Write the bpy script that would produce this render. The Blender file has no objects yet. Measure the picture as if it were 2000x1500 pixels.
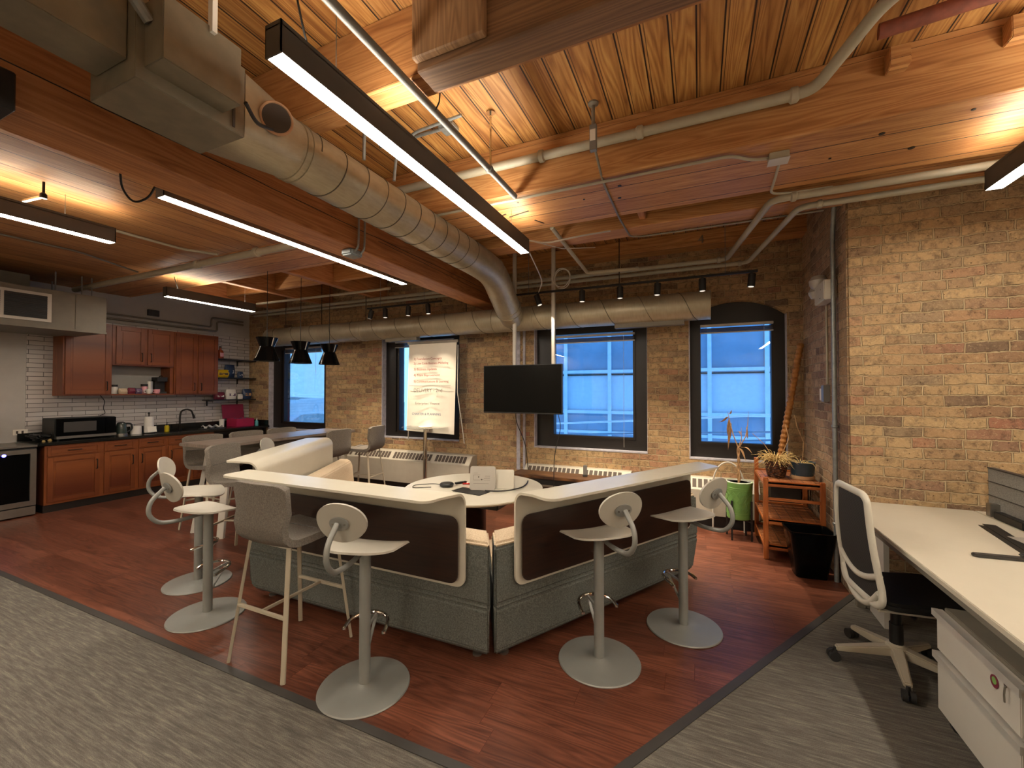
import bpy, bmesh, math, random
from mathutils import Vector, Matrix
random.seed(7)
PI = math.pi
C = bpy.context.scene.collection
scene = bpy.context.scene

# ------------------------------------------------------------------ camera, world, exposure
cam_d = bpy.data.cameras.new('camera'); cam = bpy.data.objects.new('camera', cam_d); C.objects.link(cam)
cam_d.sensor_fit = 'HORIZONTAL'; cam_d.sensor_width = 36.0; cam_d.lens = 36.0 * 819.0 / 2000.0
cam_d.clip_start = 0.05; cam_d.clip_end = 200
cam.location = (0, 0, 1.6)
cam.rotation_euler = (math.radians(90.918), 0, math.radians(24.02))
scene.camera = cam
W = bpy.data.worlds.new('world'); scene.world = W; W.use_nodes = True
_bg = W.node_tree.nodes['Background']; _bg.inputs['Color'].default_value = (0.20, 0.50, 0.95, 1); _bg.inputs['Strength'].default_value = 0.62
vs = scene.view_settings
vs.view_transform = 'Standard'; vs.look = 'None'; vs.gamma = 1.0; vs.use_curve_mapping = False
vs.exposure = 2.5
LAMP = (1.0, 0.91, 0.76)
DOWN, UP = 15.5, 6.5          # emission of the linear lamps' lower and upper diffusers
YW, XK, XJ, YJ, HD = 5.65, -8.42, 1.09, 4.11, 3.5

# ------------------------------------------------------------------ materials
def lin(c):
    if isinstance(c, str):
        c = tuple(int(c[i:i+2], 16) / 255 for i in (0, 2, 4))
        c = tuple(x / 12.92 if x <= .04045 else ((x + .055) / 1.055) ** 2.4 for x in c)
    return (c[0], c[1], c[2], 1)
class NT:
    def __init__(s, name):
        s.m = bpy.data.materials.new(name); s.m.use_nodes = True; s.t = s.m.node_tree
        s.b = s.t.nodes['Principled BSDF']
    def n(s, typ, ins={}, **kw):
        nd = s.t.nodes.new(typ)
        for k, v in kw.items(): setattr(nd, k, v)
        for k, v in ins.items(): s.set(nd.inputs[k], v)
        return nd
    def set(s, sock, v):
        if isinstance(v, bpy.types.NodeSocket): s.t.links.new(v, sock)
        else: sock.default_value = v
    def math(s, op, a, b=0.0):
        return s.n('ShaderNodeMath', {0: a, 1: b}, operation=op).outputs[0]
    def coord(s, which='Object'): return s.n('ShaderNodeTexCoord').outputs[which]
    def map(s, vec, scale=(1, 1, 1), rot=(0, 0, 0), loc=(0, 0, 0)):
        return s.n('ShaderNodeMapping', {'Vector': vec, 'Scale': scale, 'Rotation': rot, 'Location': loc}).outputs[0]
    def noise(s, vec, scale, detail=3.0, rough=.55):
        return s.n('ShaderNodeTexNoise', {'Vector': vec, 'Scale': scale, 'Detail': detail, 'Roughness': rough}).outputs[0]
    def ramp(s, fac, stops):
        r = s.n('ShaderNodeValToRGB', {0: fac}); e = r.color_ramp.elements
        while len(e) < len(stops): e.new(.5)
        for x, (p, c) in zip(e, stops): x.position = p; x.color = lin(c)
        return r.outputs[0]
    def mix(s, fac, a, b, bt='MIX'):
        nd = s.n('ShaderNodeMix', data_type='RGBA', blend_type=bt)
        s.set(nd.inputs[0], fac)
        s.set(nd.inputs[6], lin(a) if not isinstance(a, bpy.types.NodeSocket) else a)
        s.set(nd.inputs[7], lin(b) if not isinstance(b, bpy.types.NodeSocket) else b)
        return nd.outputs[2]
    def bump(s, h, strength=.3, dist=.01):
        s.set(s.b.inputs['Normal'], s.n('ShaderNodeBump', {'Height': h, 'Strength': strength, 'Distance': dist}).outputs[0])
    def fin(s, col, rough=.5, metal=0.0, **kw):
        s.set(s.b.inputs['Base Color'], lin(col) if not isinstance(col, bpy.types.NodeSocket) else col)
        s.set(s.b.inputs['Roughness'], rough); s.set(s.b.inputs['Metallic'], metal)
        for k, v in kw.items(): s.set(s.b.inputs[k], v)
        return s.m
M = {}
def plain(name, col, rough=.5, metal=0.0, var=.08, scale=9, bump=0.0, bscale=200, **kw):
    t = NT(name); co = t.coord()
    c = lin(col); nz = t.noise(co, scale, 4)
    d = tuple(x * (1 - var) for x in c[:3]); u = tuple(min(1, x * (1 + var)) for x in c[:3])
    r = t.ramp(nz, [(.3, d), (.7, u)])
    if bump: t.bump(t.noise(co, bscale, 2), bump, .002)
    M[name] = t.fin(r, rough, metal, **kw); return M[name]
def emit(name, col, strength):
    t = NT(name); t.fin((0.8, 0.8, 0.8), .5)
    t.b.inputs['Emission Color'].default_value = lin(col); t.b.inputs['Emission Strength'].default_value = strength
    M[name] = t.m; return t.m

def brick_mat(name, axis, pal, mortar='c9b28c', offset=0.0, bw=.235, rh=.078):
    t = NT(name); co = t.coord()
    sp = t.n('ShaderNodeSeparateXYZ', {0: co})
    wob = t.noise(co, 3.0, 3)
    u = sp.outputs[0 if axis == 'x' else 1]
    u = t.math('ADD', u, offset)
    z = t.math('ADD', sp.outputs[2], t.math('MULTIPLY', t.math('SUBTRACT', wob, .5), .05))
    u = t.math('ADD', u, t.math('MULTIPLY', t.math('SUBTRACT', t.noise(co, 7.0, 2), .5), .03))
    fine = t.noise(co, 38.0, 3)
    z2 = t.math('ADD', z, t.math('MULTIPLY', t.math('SUBTRACT', fine, .5), .020))
    vec = t.n('ShaderNodeCombineXYZ', {0: u, 1: z2, 2: 0.0}).outputs[0]
    br = t.n('ShaderNodeTexBrick', {'Vector': vec, 'Color1': (0, 0, 0, 1), 'Color2': (1, 1, 1, 1), 'Mortar': (.5, .5, .5, 1), 'Scale': 1.0,
             'Mortar Size': .007, 'Mortar Smooth': .6, 'Bias': 0.0, 'Brick Width': bw, 'Row Height': rh})
    br.offset = .5; br.offset_frequency = 2; br.squash = .62; br.squash_frequency = 5
    per = br.outputs['Color']; mask = br.outputs['Fac']
    c = t.ramp(per, pal)
    patch = t.noise(co, 1.1, 3)
    c = t.mix(t.math('MULTIPLY', t.ramp(patch, [(.42, (0, 0, 0)), (.62, (1, 1, 1))]), .45), c, 'c0a074')
    mott = t.noise(co, 21.0, 8, .75)
    c = t.mix(t.ramp(mott, [(.34, (.8, .8, .8)), (.52, (0, 0, 0))]), c, '54402f')
    c = t.mix(t.ramp(t.noise(co, 60.0, 4, .7), [(.55, (0, 0, 0)), (.75, (.5, .5, .5))]), c, 'd9bf95')
    pits = t.n('ShaderNodeTexVoronoi', {'Vector': co, 'Scale': 26.0}).outputs['Distance']
    pit = t.ramp(pits, [(.05, (1, 1, 1)), (.11, (0, 0, 0))])
    c = t.mix(t.math('MULTIPLY', pit, .65), c, '2c2018')
    mc = t.mix(t.noise(co, 15, 4), mortar, '9c8462')
    c = t.mix(mask, c, mc)
    crk_shade = t.math('MULTIPLY', t.ramp(mask, [(.05, (0, 0, 0)), (.35, (1, 1, 1)), (.8, (0, 0, 0))]), t.ramp(t.noise(co, 9.0, 4, .7), [(.42, (0, 0, 0)), (.62, (.95, .95, .95))]))  # cracks and mortar-recess shadow along brick edges, painted into the colour
    c = t.mix(crk_shade, c, '3a2a1e')
    h = t.math('SUBTRACT', t.math('MULTIPLY', t.math('SUBTRACT', 1.0, mask), .8), t.math('MULTIPLY', pit, .7))
    h = t.math('ADD', h, t.math('MULTIPLY', mott, .7))
    t.bump(h, 1.0, .022)
    M[name] = t.fin(c, .9)
PAL = [(0.0, '6d5a48'), (.12, '8c6b50'), (.32, 'a5855f'), (.55, 'b6996e'), (.76, 'a5845e'), (.90, '9a6a52'), (1.0, '86785e')]
brick_mat('brick_x', 'x', PAL)
brick_mat('brick_y', 'y', [(0.0, '6c5645'), (.3, '97755a'), (.6, 'b59676'), (.85, '9a7a60'), (1.0, '7d6854')], mortar='c5b196')
plain('reveal', 'a9a6ae', .9, var=.2, scale=18, bump=.9, bscale=30)

def plank_mat(name, along, width, cols, groove=.004, grain=1.0, rough=.55, gcol='2a1206', seg=0.0, zmix=False, gs=1.0, stain=.3, bead=0):
    """boards running along one axis; width across the other"""
    t = NT(name); co = t.coord(); sp = t.n('ShaderNodeSeparateXYZ', {0: co})
    X, Y, Z = sp.outputs
    a, x = {'x': (X, Y), 'y': (Y, X), 'xz': (X, Z), 'yz': (Y, Z), 'z': (Z, X), 'zy': (Z, Y)}[along]
    if zmix: x = t.math('ADD', x, {'xz': Y, 'yz': X}.get(along, Z))
    q = t.math('DIVIDE', x, width); idx = t.math('FLOOR', q); fr = t.math('FRACT', q)
    rnd = t.n('ShaderNodeTexWhiteNoise', {'W': idx}, noise_dimensions='1D').outputs[0]
    if seg:
        q2 = t.math('ADD', t.math('DIVIDE', a, seg), t.math('MULTIPLY', rnd, 7.3)); i2 = t.math('FLOOR', q2); f2 = t.math('FRACT', q2)
        rnd = t.n('ShaderNodeTexWhiteNoise', {'Vector': t.n('ShaderNodeCombineXYZ', {0: idx, 1: i2, 2: 0.0}).outputs[0]}, noise_dimensions='3D').outputs[0]
    v = t.n('ShaderNodeCombineXYZ', {0: t.math('ADD', t.math('MULTIPLY', a, 1.1 * gs), t.math('MULTIPLY', rnd, 37.0)), 1: t.math('MULTIPLY', x, 15.0 * gs), 2: t.math('MULTIPLY', rnd, 19.0)}).outputs[0]
    g1 = t.noise(v, 1.6, 5, .6)
    rings = t.math('FRACT', t.math('MULTIPLY', t.noise(v, .55, 2, .4), 15.0))
    rings = t.math('ABSOLUTE', t.math('SUBTRACT', rings, .5))
    fine = t.noise(t.map(v, (1, 9, 1)), 2.5, 3)
    f = t.math('ADD', t.math('MULTIPLY', g1, .55), t.math('ADD', t.math('MULTIPLY', rings, .42 * grain), t.math('MULTIPLY', fine, .22)))
    c = t.ramp(f, [(.30, cols[0]), (.48, cols[1]), (.72, cols[2])])
    c = t.mix(t.math('MULTIPLY', rnd, .42), c, cols[0], 'MULTIPLY') if stain else c
    c = t.mix(t.math('MULTIPLY', t.ramp(t.noise(co, 2.3, 4), [(.5, (0, 0, 0)), (.75, (1, 1, 1))]), stain), c, cols[0])
    gw = groove / width
    e = t.math('MINIMUM', fr, t.math('SUBTRACT', 1.0, fr))
    line = t.math('LESS_THAN', e, gw)
    if bead: line = t.math('MAXIMUM', line, t.math('MULTIPLY', t.math('LESS_THAN', t.math('ABSOLUTE', t.math('SUBTRACT', fr, bead)), gw * .55), .75))
    if seg:
        e2 = t.math('MINIMUM', f2, t.math('SUBTRACT', 1.0, f2)); line = t.math('MAXIMUM', line, t.math('LESS_THAN', e2, .0015 / seg))
    c = t.mix(line, c, gcol)
    t.bump(t.math('SUBTRACT', t.math('MULTIPLY', f, .25), line), .5, .006)
    M[name] = t.fin(c, rough); return M[name]
ORG = ('7e3d17', 'a8602a', 'c8843f'); ORG2 = ('a06a3c', 'c08a52', 'd8a76e'); DK = ('4a2010', '6b3116', '80421f')
plank_mat('deck', 'y', .135, ('8f5a2c', 'b98345', 'd8a864'), groove=.0045, bead=.13)
plank_mat('joist_x', 'xz', .8, ORG2, groove=.001, zmix=True)
plank_mat('joist_y', 'yz', .8, ('905a35', 'b07648', 'c68f60'), groove=.0, zmix=True)
plank_mat('soffit_x', 'x', .225, ORG2, groove=.004)
plank_mat('soffit_y', 'y', .25, ('936036', 'b27d48', 'ca9862'), groove=.004)
plank_mat('box_x', 'xz', .9, ('6b4e36', '8a6648', 'a98059'), groove=0, zmix=True)
plank_mat('box_z', 'z', .5, ('735439', '94704f', 'b18a62'), groove=0)
plank_mat('floor_wood', 'x', .15, ('4a281c', '683c2b', '824e3a'), groove=.0006, rough=.36, gcol='4a2214', seg=1.2, gs=1.2, stain=.35)
M['floor_wood'].node_tree.nodes['Principled BSDF'].inputs['Specular IOR Level'].default_value = .35
plank_mat('cherry', 'z', 3.0, ('602b14', '7e4320', '96562b'), groove=0, rough=.38, stain=.1)
plank_mat('cherry_y', 'yz', 3.0, ('602b14', '7e4320', '96562b'), groove=0, rough=.38, stain=.1)
plank_mat('cart_post', 'z', 3.0, ('8a4519', 'aa5f2c', 'c0773f'), groove=0, rough=.4, stain=.1)
plank_mat('cart_wood', 'xz', 3.0, ('8a4519', 'aa5f2c', 'c0773f'), groove=0, rough=.4, stain=.1)
plank_mat('cart_slat', 'y', .095, ('6f3f22', '8c5430', 'a36a40'), groove=.003, rough=.45)
plank_mat('table_wood', 'y', .5, ('5b5048', '786a5f', '8d8074'), groove=.0, rough=.3, stain=.1)
plank_mat('bench_wood', 'x', .3, ('2c1a0e', '5a3a1e', '85592f'), groove=.003, rough=.45, gs=2, stain=.6)
plank_mat('panel_brown', 'x', .9, ('1f0e06', '2c150a', '361c0e'), groove=0, rough=.32, stain=.1, zmix=True)

def carpet():
    t = NT('carpet'); co = t.coord()
    v = t.map(co, (1.5, 15, 1)); v2 = t.map(co, (1.2, 26.0, 1), (0, 0, .05))
    a = t.noise(v, 4.0, 6, .7); b = t.noise(v2, 5.0, 5, .7); f = t.noise(co, 260, 2)
    s = t.math('ADD', t.math('MULTIPLY', a, .5), t.math('ADD', t.math('MULTIPLY', b, .35), t.math('MULTIPLY', f, .25)))
    c = t.ramp(s, [(.36, '3d3934'), (.52, '544f48'), (.60, '696359'), (.74, '8c8477')])
    t.bump(t.math('ADD', f, s), .6, .006)
    M['carpet'] = t.fin(c, .95)
carpet()
def tile():
    t = NT('tile'); co = t.coord(); sp = t.n('ShaderNodeSeparateXYZ', {0: co})
    vec = t.n('ShaderNodeCombineXYZ', {0: sp.outputs[1], 1: sp.outputs[2], 2: 0.0}).outputs[0]
    br = t.n('ShaderNodeTexBrick', {'Vector': vec, 'Color1': lin('b9b2ac'), 'Color2': lin('a7a09b'), 'Mortar': lin('4a4542'), 'Scale': 1.0,
             'Mortar Size': .0035, 'Mortar Smooth': .1, 'Bias': 0.0, 'Brick Width': .30, 'Row Height': .062})
    t.bump(t.math('SUBTRACT', 1.0, br.outputs['Fac']), .4, .004)
    M['tile'] = t.fin(br.outputs['Color'], .3)
tile()
def felt(name, a, b, c_):
    t = NT(name); co = t.coord()
    s = t.math('ADD', t.math('MULTIPLY', t.noise(co, 120, 3, .8), .7), t.math('MULTIPLY', t.noise(co, 300, 2), .3))
    t.bump(s, .2, .003)
    M[name] = t.fin(t.ramp(s, [(.35, a), (.5, b), (.65, c_)]), .95)
felt('felt', '3c3e39', '565852', '70726c'); felt('beige_fabric', 'a8937a', 'bfab90', 'cbb89c'); felt('chair_fabric', '544d45', '675f56', '7b7369')
felt('screen_fabric', '6b6a66', '83817c', '96948e')
def mesh_mat():
    t = NT('mesh_fabric'); co = t.coord(); sp = t.n('ShaderNodeSeparateXYZ', {0: co})
    w = t.math('ABSOLUTE', t.math('SUBTRACT', t.math('FRACT', t.math('MULTIPLY', sp.outputs[2], 110.0)), .5))
    M['mesh_fabric'] = t.fin(t.ramp(w, [(.1, '15130f'), (.4, '2f2c29')]), .85)
mesh_mat()
def duct_mat():
    t = NT('duct_metal'); co = t.coord()
    a = t.noise(co, 2.5, 4); b = t.noise(t.map(co, (30, 3, 3)), 4, 3)
    s = t.math('ADD', t.math('MULTIPLY', a, .7), t.math('MULTIPLY', b, .3))
    t.bump(t.noise(co, 6, 2), .12, .01)
    M['duct_metal'] = t.fin(t.ramp(s, [(.35, '958b74'), (.65, 'b5aa92')]), .42, .45)
duct_mat()
def wicker():
    t = NT('wicker'); co = t.coord(); 
    w = t.n('ShaderNodeTexVoronoi', {'Vector': t.map(co, (1, 1, 1.7)), 'Scale': 42.0}).outputs['Distance']
    t.bump(t.math('SUBTRACT', 1.0, w), 1.0, .01)
    M['wicker'] = t.fin(t.ramp(w, [(.1, '7a4a22'), (.6, '2a1408')]), .5)
wicker()
def glass_mat(name, tint, gloss=.10):
    t = NT(name); t.t.nodes.remove(t.b)
    tr = t.n('ShaderNodeBsdfTransparent', {'Color': lin(tint)}); gl = t.n('ShaderNodeBsdfGlossy', {'Roughness': .01})
    fr = t.n('ShaderNodeFresnel', {'IOR': 1.45})
    f = t.math('ADD', t.math('MULTIPLY', fr.outputs[0], .6), gloss)
    mx = t.n('ShaderNodeMixShader', {0: f, 1: tr.outputs[0], 2: gl.outputs[0]})
    t.t.links.new(mx.outputs[0], t.t.nodes['Material Output'].inputs[0]); M[name] = t.m
glass_mat('glass', (.93, .95, .97), .02); glass_mat('clear', (.9, .92, .92), .06)
plain('white_lam', 'beb7a6', .28, var=.02); plain('desk_lam', 'bdb5a3', .38, var=.02)
plain('stool_plastic', 'a39d90', .45, var=.03); plain('silver_paint', '8b8b86', .42, .35, var=.04, bump=.1)
plain('chrome', 'd8d4cc', .12, 1.0, var=.02); plain('cream_metal', 'a59a86', .5, var=.04)
plain('white_plastic', 'bdb7a8', .45, var=.03); plain('gray_metal', '7f7d78', .5, .3); plain('shaded_box_metal', '7d7462', .5, .3, var=.15); plain('lamp_case', '453f39', .5); plain('seam_dark', '5e574a', .5, .3)  # duct box metal is a darker duct tone, dimmer light put into its colour
plain('cab_white', 'b9b3a8', .45, var=.02)
plain('cab_gray', '70695c', .6); plain('black', '121110', .5); plain('black_gloss', '070707', .16, **{'Specular IOR Level': .12}); plain('black_paint', '18120e', .45, var=.15)
plain('bronze', '16100c', .4, .5); plain('steel', '9a958c', .32, .9); plain('galv', '8f9494', .45, .6, var=.15, scale=30)
plain('conduit', '857f74', .42, .5, var=.1); plain('painted_pipe', 'a49c88', .5, var=.06); plain('rust_pipe', '7a3f2c', .7, var=.25, scale=20)
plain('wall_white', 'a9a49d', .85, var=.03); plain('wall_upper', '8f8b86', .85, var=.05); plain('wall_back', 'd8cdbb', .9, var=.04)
plain('granite', '161613', .22, var=.6, scale=120); plain('rubber', '1d1b19', .8); plain('facade_panel', '9db4c6', .35, var=.06)
plain('facade_glass', '64809a', .25, var=.1, scale=3); plain('facade_frame', '9fb6c8', .5); plain('concrete', '9aa2a8', .9, var=.2, scale=6)
plain('pale_metal', 'c4d3de', .5); plain('sky_panel', 'f4f8fb', .6)
plain('paper', 'd9d2c4', .8, var=.02); plain('ink_red', '8d3a36', .8); plain('ink_blue', '4f5f7a', .8); plain('ink_gray', '6f6a66', .8)
plain('green_pot', '6f9c52', .45, var=.05); plain('pot_white', 'cfd0c6', .5); plain('blue_pot', '2f4450', .35, var=.25); plain('clay', 'b58e66', .7)
plain('straw', 'b59a62', .8, var=.25, scale=40); plain('dry_leaf', 'a7825a', .8, var=.25, scale=40); plain('bamboo', 'a06a30', .6, var=.35, scale=14)
plain('soil', '2b2018', .95); plain('radiator', 'a79f90', .5, var=.04); plain('cork_ring', 'b98f6c', .5, .2)
plain('magenta', '9e1740', .5, var=.1); plain('magenta_dark', '7a1233', .55); plain('red', 'a3201f', .5); plain('yellow', 'c9a21a', .45, var=.15)
plain('navy', '22324e', .4, var=.2); plain('teal', '4f9aa0', .3); plain('pink', 'c98a90', .5); plain('white', 'cfcac2', .6, var=.03); plain('soap', 'b9a21c', .3)
plain('purple', '55435c', .5, var=.3, scale=40); plain('amber', '8a3c22', .25); plain('maroon', '6a1f33', .5, var=.3, scale=30); plain('dark_gray', '34312e', .5)
plain('kettle_glass', '3a423c', .1); plain('silver', 'b9b5ad', .3, .3); plain('laptop_gray', '9b948a', .4, .1, var=.02); plain('stain_gray', '43372d', .7)
emit('lamp_down', LAMP, DOWN); emit('lamp_up', LAMP, UP); emit('bulb', (1, .75, .45), 12); emit('led_red', (1, .05, .03), 4); emit('led_blue', (.05, .05, 1), 3)
emit('spot_face', (1, .9, .75), .15)

# ------------------------------------------------------------------ mesh builder
class MB:
    def __init__(s): s.v = []; s.f = []
    def add(s, vs_, fs, mat=None):
        o = len(s.v)
        s.v += [tuple(mat @ Vector(p)) if mat else tuple(p) for p in vs_]
        s.f += [tuple(i + o for i in f) for f in fs]; return s
    def box(s, x0, y0, z0, x1, y1, z1, mat=None):
        x0, x1 = sorted((x0, x1)); y0, y1 = sorted((y0, y1)); z0, z1 = sorted((z0, z1))
        v = [(x0, y0, z0), (x1, y0, z0), (x1, y1, z0), (x0, y1, z0), (x0, y0, z1), (x1, y0, z1), (x1, y1, z1), (x0, y1, z1)]
        return s.add(v, [(0, 3, 2, 1), (4, 5, 6, 7), (0, 1, 5, 4), (1, 2, 6, 5), (2, 3, 7, 6), (3, 0, 4, 7)], mat)
    def hexa(s, bot, top):
        return s.add(list(bot) + list(top), [(3, 2, 1, 0), (4, 5, 6, 7), (0, 1, 5, 4), (1, 2, 6, 5), (2, 3, 7, 6), (3, 0, 4, 7)])
    def prism(s, pts, h, fn=lambda x, y, t: (x, y, t), h0=0.0):
        """closed outline extruded from h0 to h; fn maps (u, v, t) to xyz"""
        n = len(pts); v = [fn(x, y, h0) for x, y in pts] + [fn(x, y, h) for x, y in pts]
        f = [tuple(range(n))[::-1], tuple(range(n, 2 * n))] + [(i, (i + 1) % n, n + (i + 1) % n, n + i) for i in range(n)]
        return s.add(v, f)
    def tube(s, pts, r, seg=10, closed=False, smooth=0.0, flat=None):
        pts = [Vector(p) for p in pts]
        if smooth: pts = fillet(pts, smooth)
        n = len(pts); rs = r if isinstance(r, (list, tuple)) else [r] * n
        if len(rs) != n: rs = [rs[0] + (rs[-1] - rs[0]) * i / (n - 1) for i in range(n)]
        T = []
        for i in range(n):
            a = pts[i - 1] if (i or closed) else pts[0]; b = pts[(i + 1) % n] if (i < n - 1 or closed) else pts[-1]
            T.append((b - a).normalized())
        up = Vector((0, 0, 1)) if abs(T[0].z) < .9 else Vector((0, 1, 0))
        N = (up - T[0] * up.dot(T[0])).normalized(); base = len(s.v); o = []
        for i in range(n):
            if i:
                N = N - T[i] * N.dot(T[i]); N.normalize()
            B = T[i].cross(N)
            for k in range(seg):
                a = 2 * PI * k / seg; ca, sa = math.cos(a), math.sin(a)
                if flat: ca *= flat
                o.append(tuple(pts[i] + (N * ca + B * sa) * rs[i]))
        f = []
        for i in range(n if closed else n - 1):
            j = (i + 1) % n
            for k in range(seg):
                l = (k + 1) % seg; f.append((i * seg + k, i * seg + l, j * seg + l, j * seg + k))
        if not closed: f += [tuple(range(seg))[::-1], tuple(range((n - 1) * seg, n * seg))]
        return s.add(o, f)
    def cyl(s, a, b, r, r2=None, seg=16): return s.tube([a, b], [r, r if r2 is None else r2], seg)
    def bar(s, a, b, w, d, up=(0, 0, 1)):
        a = Vector(a); b = Vector(b); t = (b - a).normalized(); u = Vector(up); n = (u - t * u.dot(t)).normalized(); m = t.cross(n)
        q = [(-1, -1), (1, -1), (1, 1), (-1, 1)]
        return s.hexa([a + m * x * w / 2 + n * y * d / 2 for x, y in q], [b + m * x * w / 2 + n * y * d / 2 for x, y in q])
    def lathe(s, prof, c=(0, 0, 0), seg=28, sx=1, sy=1):
        n = len(prof); v = []
        for r, z in prof:
            for k in range(seg):
                a = 2 * PI * k / seg; v.append((c[0] + r * sx * math.cos(a), c[1] + r * sy * math.sin(a), c[2] + z))
        f = [(i * seg + k, i * seg + (k + 1) % seg, (i + 1) * seg + (k + 1) % seg, (i + 1) * seg + k) for i in range(n - 1) for k in range(seg)]
        f += [tuple(range(seg))[::-1], tuple(range((n - 1) * seg, n * seg))]
        return s.add(v, f)
    def shell(s, fn, nu, nv, th):
        """grid surface fn(u,v)->xyz (u,v in 0..1) given thickness th along -normal"""
        P_ = [[Vector(fn(i / nu, j / nv)) for j in range(nv + 1)] for i in range(nu + 1)]
        def nrm(i, j):
            a = P_[min(i + 1, nu)][j] - P_[max(i - 1, 0)][j]; b = P_[i][min(j + 1, nv)] - P_[i][max(j - 1, 0)]
            c = a.cross(b); return c.normalized() if c.length > 1e-9 else Vector((0, 0, 1))
        top = [P_[i][j] for i in range(nu + 1) for j in range(nv + 1)]
        bot = [P_[i][j] - nrm(i, j) * th for i in range(nu + 1) for j in range(nv + 1)]
        k = (nu + 1) * (nv + 1); id_ = lambda i, j: i * (nv + 1) + j; f = []
        for i in range(nu):
            for j in range(nv):
                a, b, c, d = id_(i, j), id_(i + 1, j), id_(i + 1, j + 1), id_(i, j + 1)
                f += [(a, b, c, d), (a + k, d + k, c + k, b + k)]
        edge = [id_(i, 0) for i in range(nu + 1)] + [id_(nu, j) for j in range(1, nv + 1)] + [id_(i, nv) for i in range(nu - 1, -1, -1)] + [id_(0, j) for j in range(nv - 1, 0, -1)]
        for a, b in zip(edge, edge[1:] + edge[:1]): f.append((b, a, a + k, b + k))
        return s.add(top + bot, f)
    def build(s, name, mat, parent=None, world=False, bevel=0.0, bseg=2, smooth=True, loc=None, angle=35):
        off = Vector((0, 0, 0))
        if world and parent is not None: off = parent.matrix_basis.translation
        if parent is None and loc is None:
            xs = [p[0] for p in s.v]; ys = [p[1] for p in s.v]; zs = [p[2] for p in s.v]
            off = Vector(((min(xs) + max(xs)) / 2, (min(ys) + max(ys)) / 2, min(zs)))
        if loc is not None: off = Vector(loc)
        me = bpy.data.meshes.new(name)
        me.from_pydata([tuple(Vector(p) - off) for p in s.v], [], s.f)
        bm = bmesh.new(); bm.from_mesh(me); bmesh.ops.recalc_face_normals(bm, faces=bm.faces)
        if bevel:
            ed = [e for e in bm.edges if len(e.link_faces) == 2 and e.calc_face_angle(0) > .5]
            bmesh.ops.bevel(bm, geom=ed, offset=bevel, segments=bseg, affect='EDGES', clamp_overlap=True)
        bm.to_mesh(me); bm.free()
        if smooth:
            me.shade_smooth(); me.set_sharp_from_angle(angle=math.radians(angle))
        me.materials.append(M[mat] if isinstance(mat, str) else mat)
        o = bpy.data.objects.new(name, me); C.objects.link(o)
        if parent is not None: o.parent = parent
        else: o.location = off
        return o
def fillet(pts, r):
    out = [pts[0]]
    for i in range(1, len(pts) - 1):
        p, a, b = pts[i], pts[i - 1], pts[i + 1]; u = (a - p); w = (b - p); d = min(r, u.length * .49, w.length * .49)
        A = p + u.normalized() * d; B = p + w.normalized() * d
        for k in range(6):
            t = k / 5; out.append(A * (1 - t) ** 2 + p * 2 * t * (1 - t) + B * t * t)
    return out + [pts[-1]]
def tag(o, label, cat, group=None, kind=None):
    o['label'] = label; o['category'] = cat
    if group: o['group'] = group
    if kind: o['kind'] = kind
    return o
def thing(name, label, cat, loc=(0, 0, 0), rz=0.0, group=None):
    o = bpy.data.objects.new(name, None); C.objects.link(o); o.empty_display_size = .1
    o.location = loc; o.rotation_euler = (0, 0, rz); return tag(o, label, cat, group)
def struct(name, mb, mat, parent=None, **kw):
    o = mb.build(name, mat, parent, world=parent is not None, **kw)
    if parent is None: o['kind'] = 'structure'
    return o
def dup(root, loc, rz, label, scale=None):
    r = root.copy(); C.objects.link(r); r.location = loc; r.rotation_euler = (0, 0, rz); r['label'] = label
    def rec(a, b):
        for ch in list(a.children):
            c = ch.copy(); C.objects.link(c); c.parent = b; rec(ch, c)
    rec(root, r); return r
def text_mesh(txt, size, mat, parent, mat4, name='writing', ext=.0006):
    cu = bpy.data.curves.new(name, 'FONT'); cu.body = txt; cu.size = size; cu.extrude = ext; cu.resolution_u = 3
    to = bpy.data.objects.new('tmp', cu); C.objects.link(to)
    dg = bpy.context.evaluated_depsgraph_get(); me = bpy.data.meshes.new_from_object(to.evaluated_get(dg))
    bpy.data.objects.remove(to); me.transform(mat4); me.materials.clear(); me.materials.append(M[mat])
    o = bpy.data.objects.new(name, me); C.objects.link(o); o.parent = parent; return o
# ------------------------------------------------------------------ lamps (the room's linear pendants, plus unseen ones added for ambient light)
def linear_lamp(x, y0, y1, label, zb=2.83, cords=(.12, .88), group='linear pendant lamps'):
    t = thing('linear_pendant_lamp', label, 'ceiling lamp', (x, (y0 + y1) / 2, zb), 0, group)
    L = (y1 - y0) / 2; w = .042; h = .125
    m = MB()
    m.box(-w, -L, .004, -w + .004, L, h); m.box(w - .004, -L, .004, w, L, h)
    m.box(-w, -L, 0, w, -L + .006, h); m.box(-w, L - .006, 0, w, L, h); m.box(-w, -L, h - .02, w, L, h - .015)
    m.build('housing', 'lamp_case', t, smooth=False)
    MB().box(-w + .006, -L + .008, .002, w - .006, L - .008, .010).build('diffuser', 'lamp_down', t, smooth=False)
    MB().box(-w + .008, -L + .01, h - .008, w - .008, L - .01, h - .002).build('upper_diffuser', 'lamp_up', t, smooth=False)
    top = (3.12 if x < -3.1 and y1 < 3.6 else HD) - zb
    for c in cords:
        y = -L + 2 * L * c
        MB().cyl((0, y, h - .01), (0, y, top), .0022, seg=5).build('suspension_wire', 'steel', t)
    MB().tube([(0, -L + .16, h - .01), (.0, -L + .12, h + .10), (-.02, -L + .10, h + .25), (-.01, -L + .1, top)], .0045, 6, smooth=.08).build('power_cord', 'black', t)
    return t
linear_lamp(-1.42, 1.03, 3.47, 'long black linear pendant over the curved lounge, largest one in view')
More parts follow.
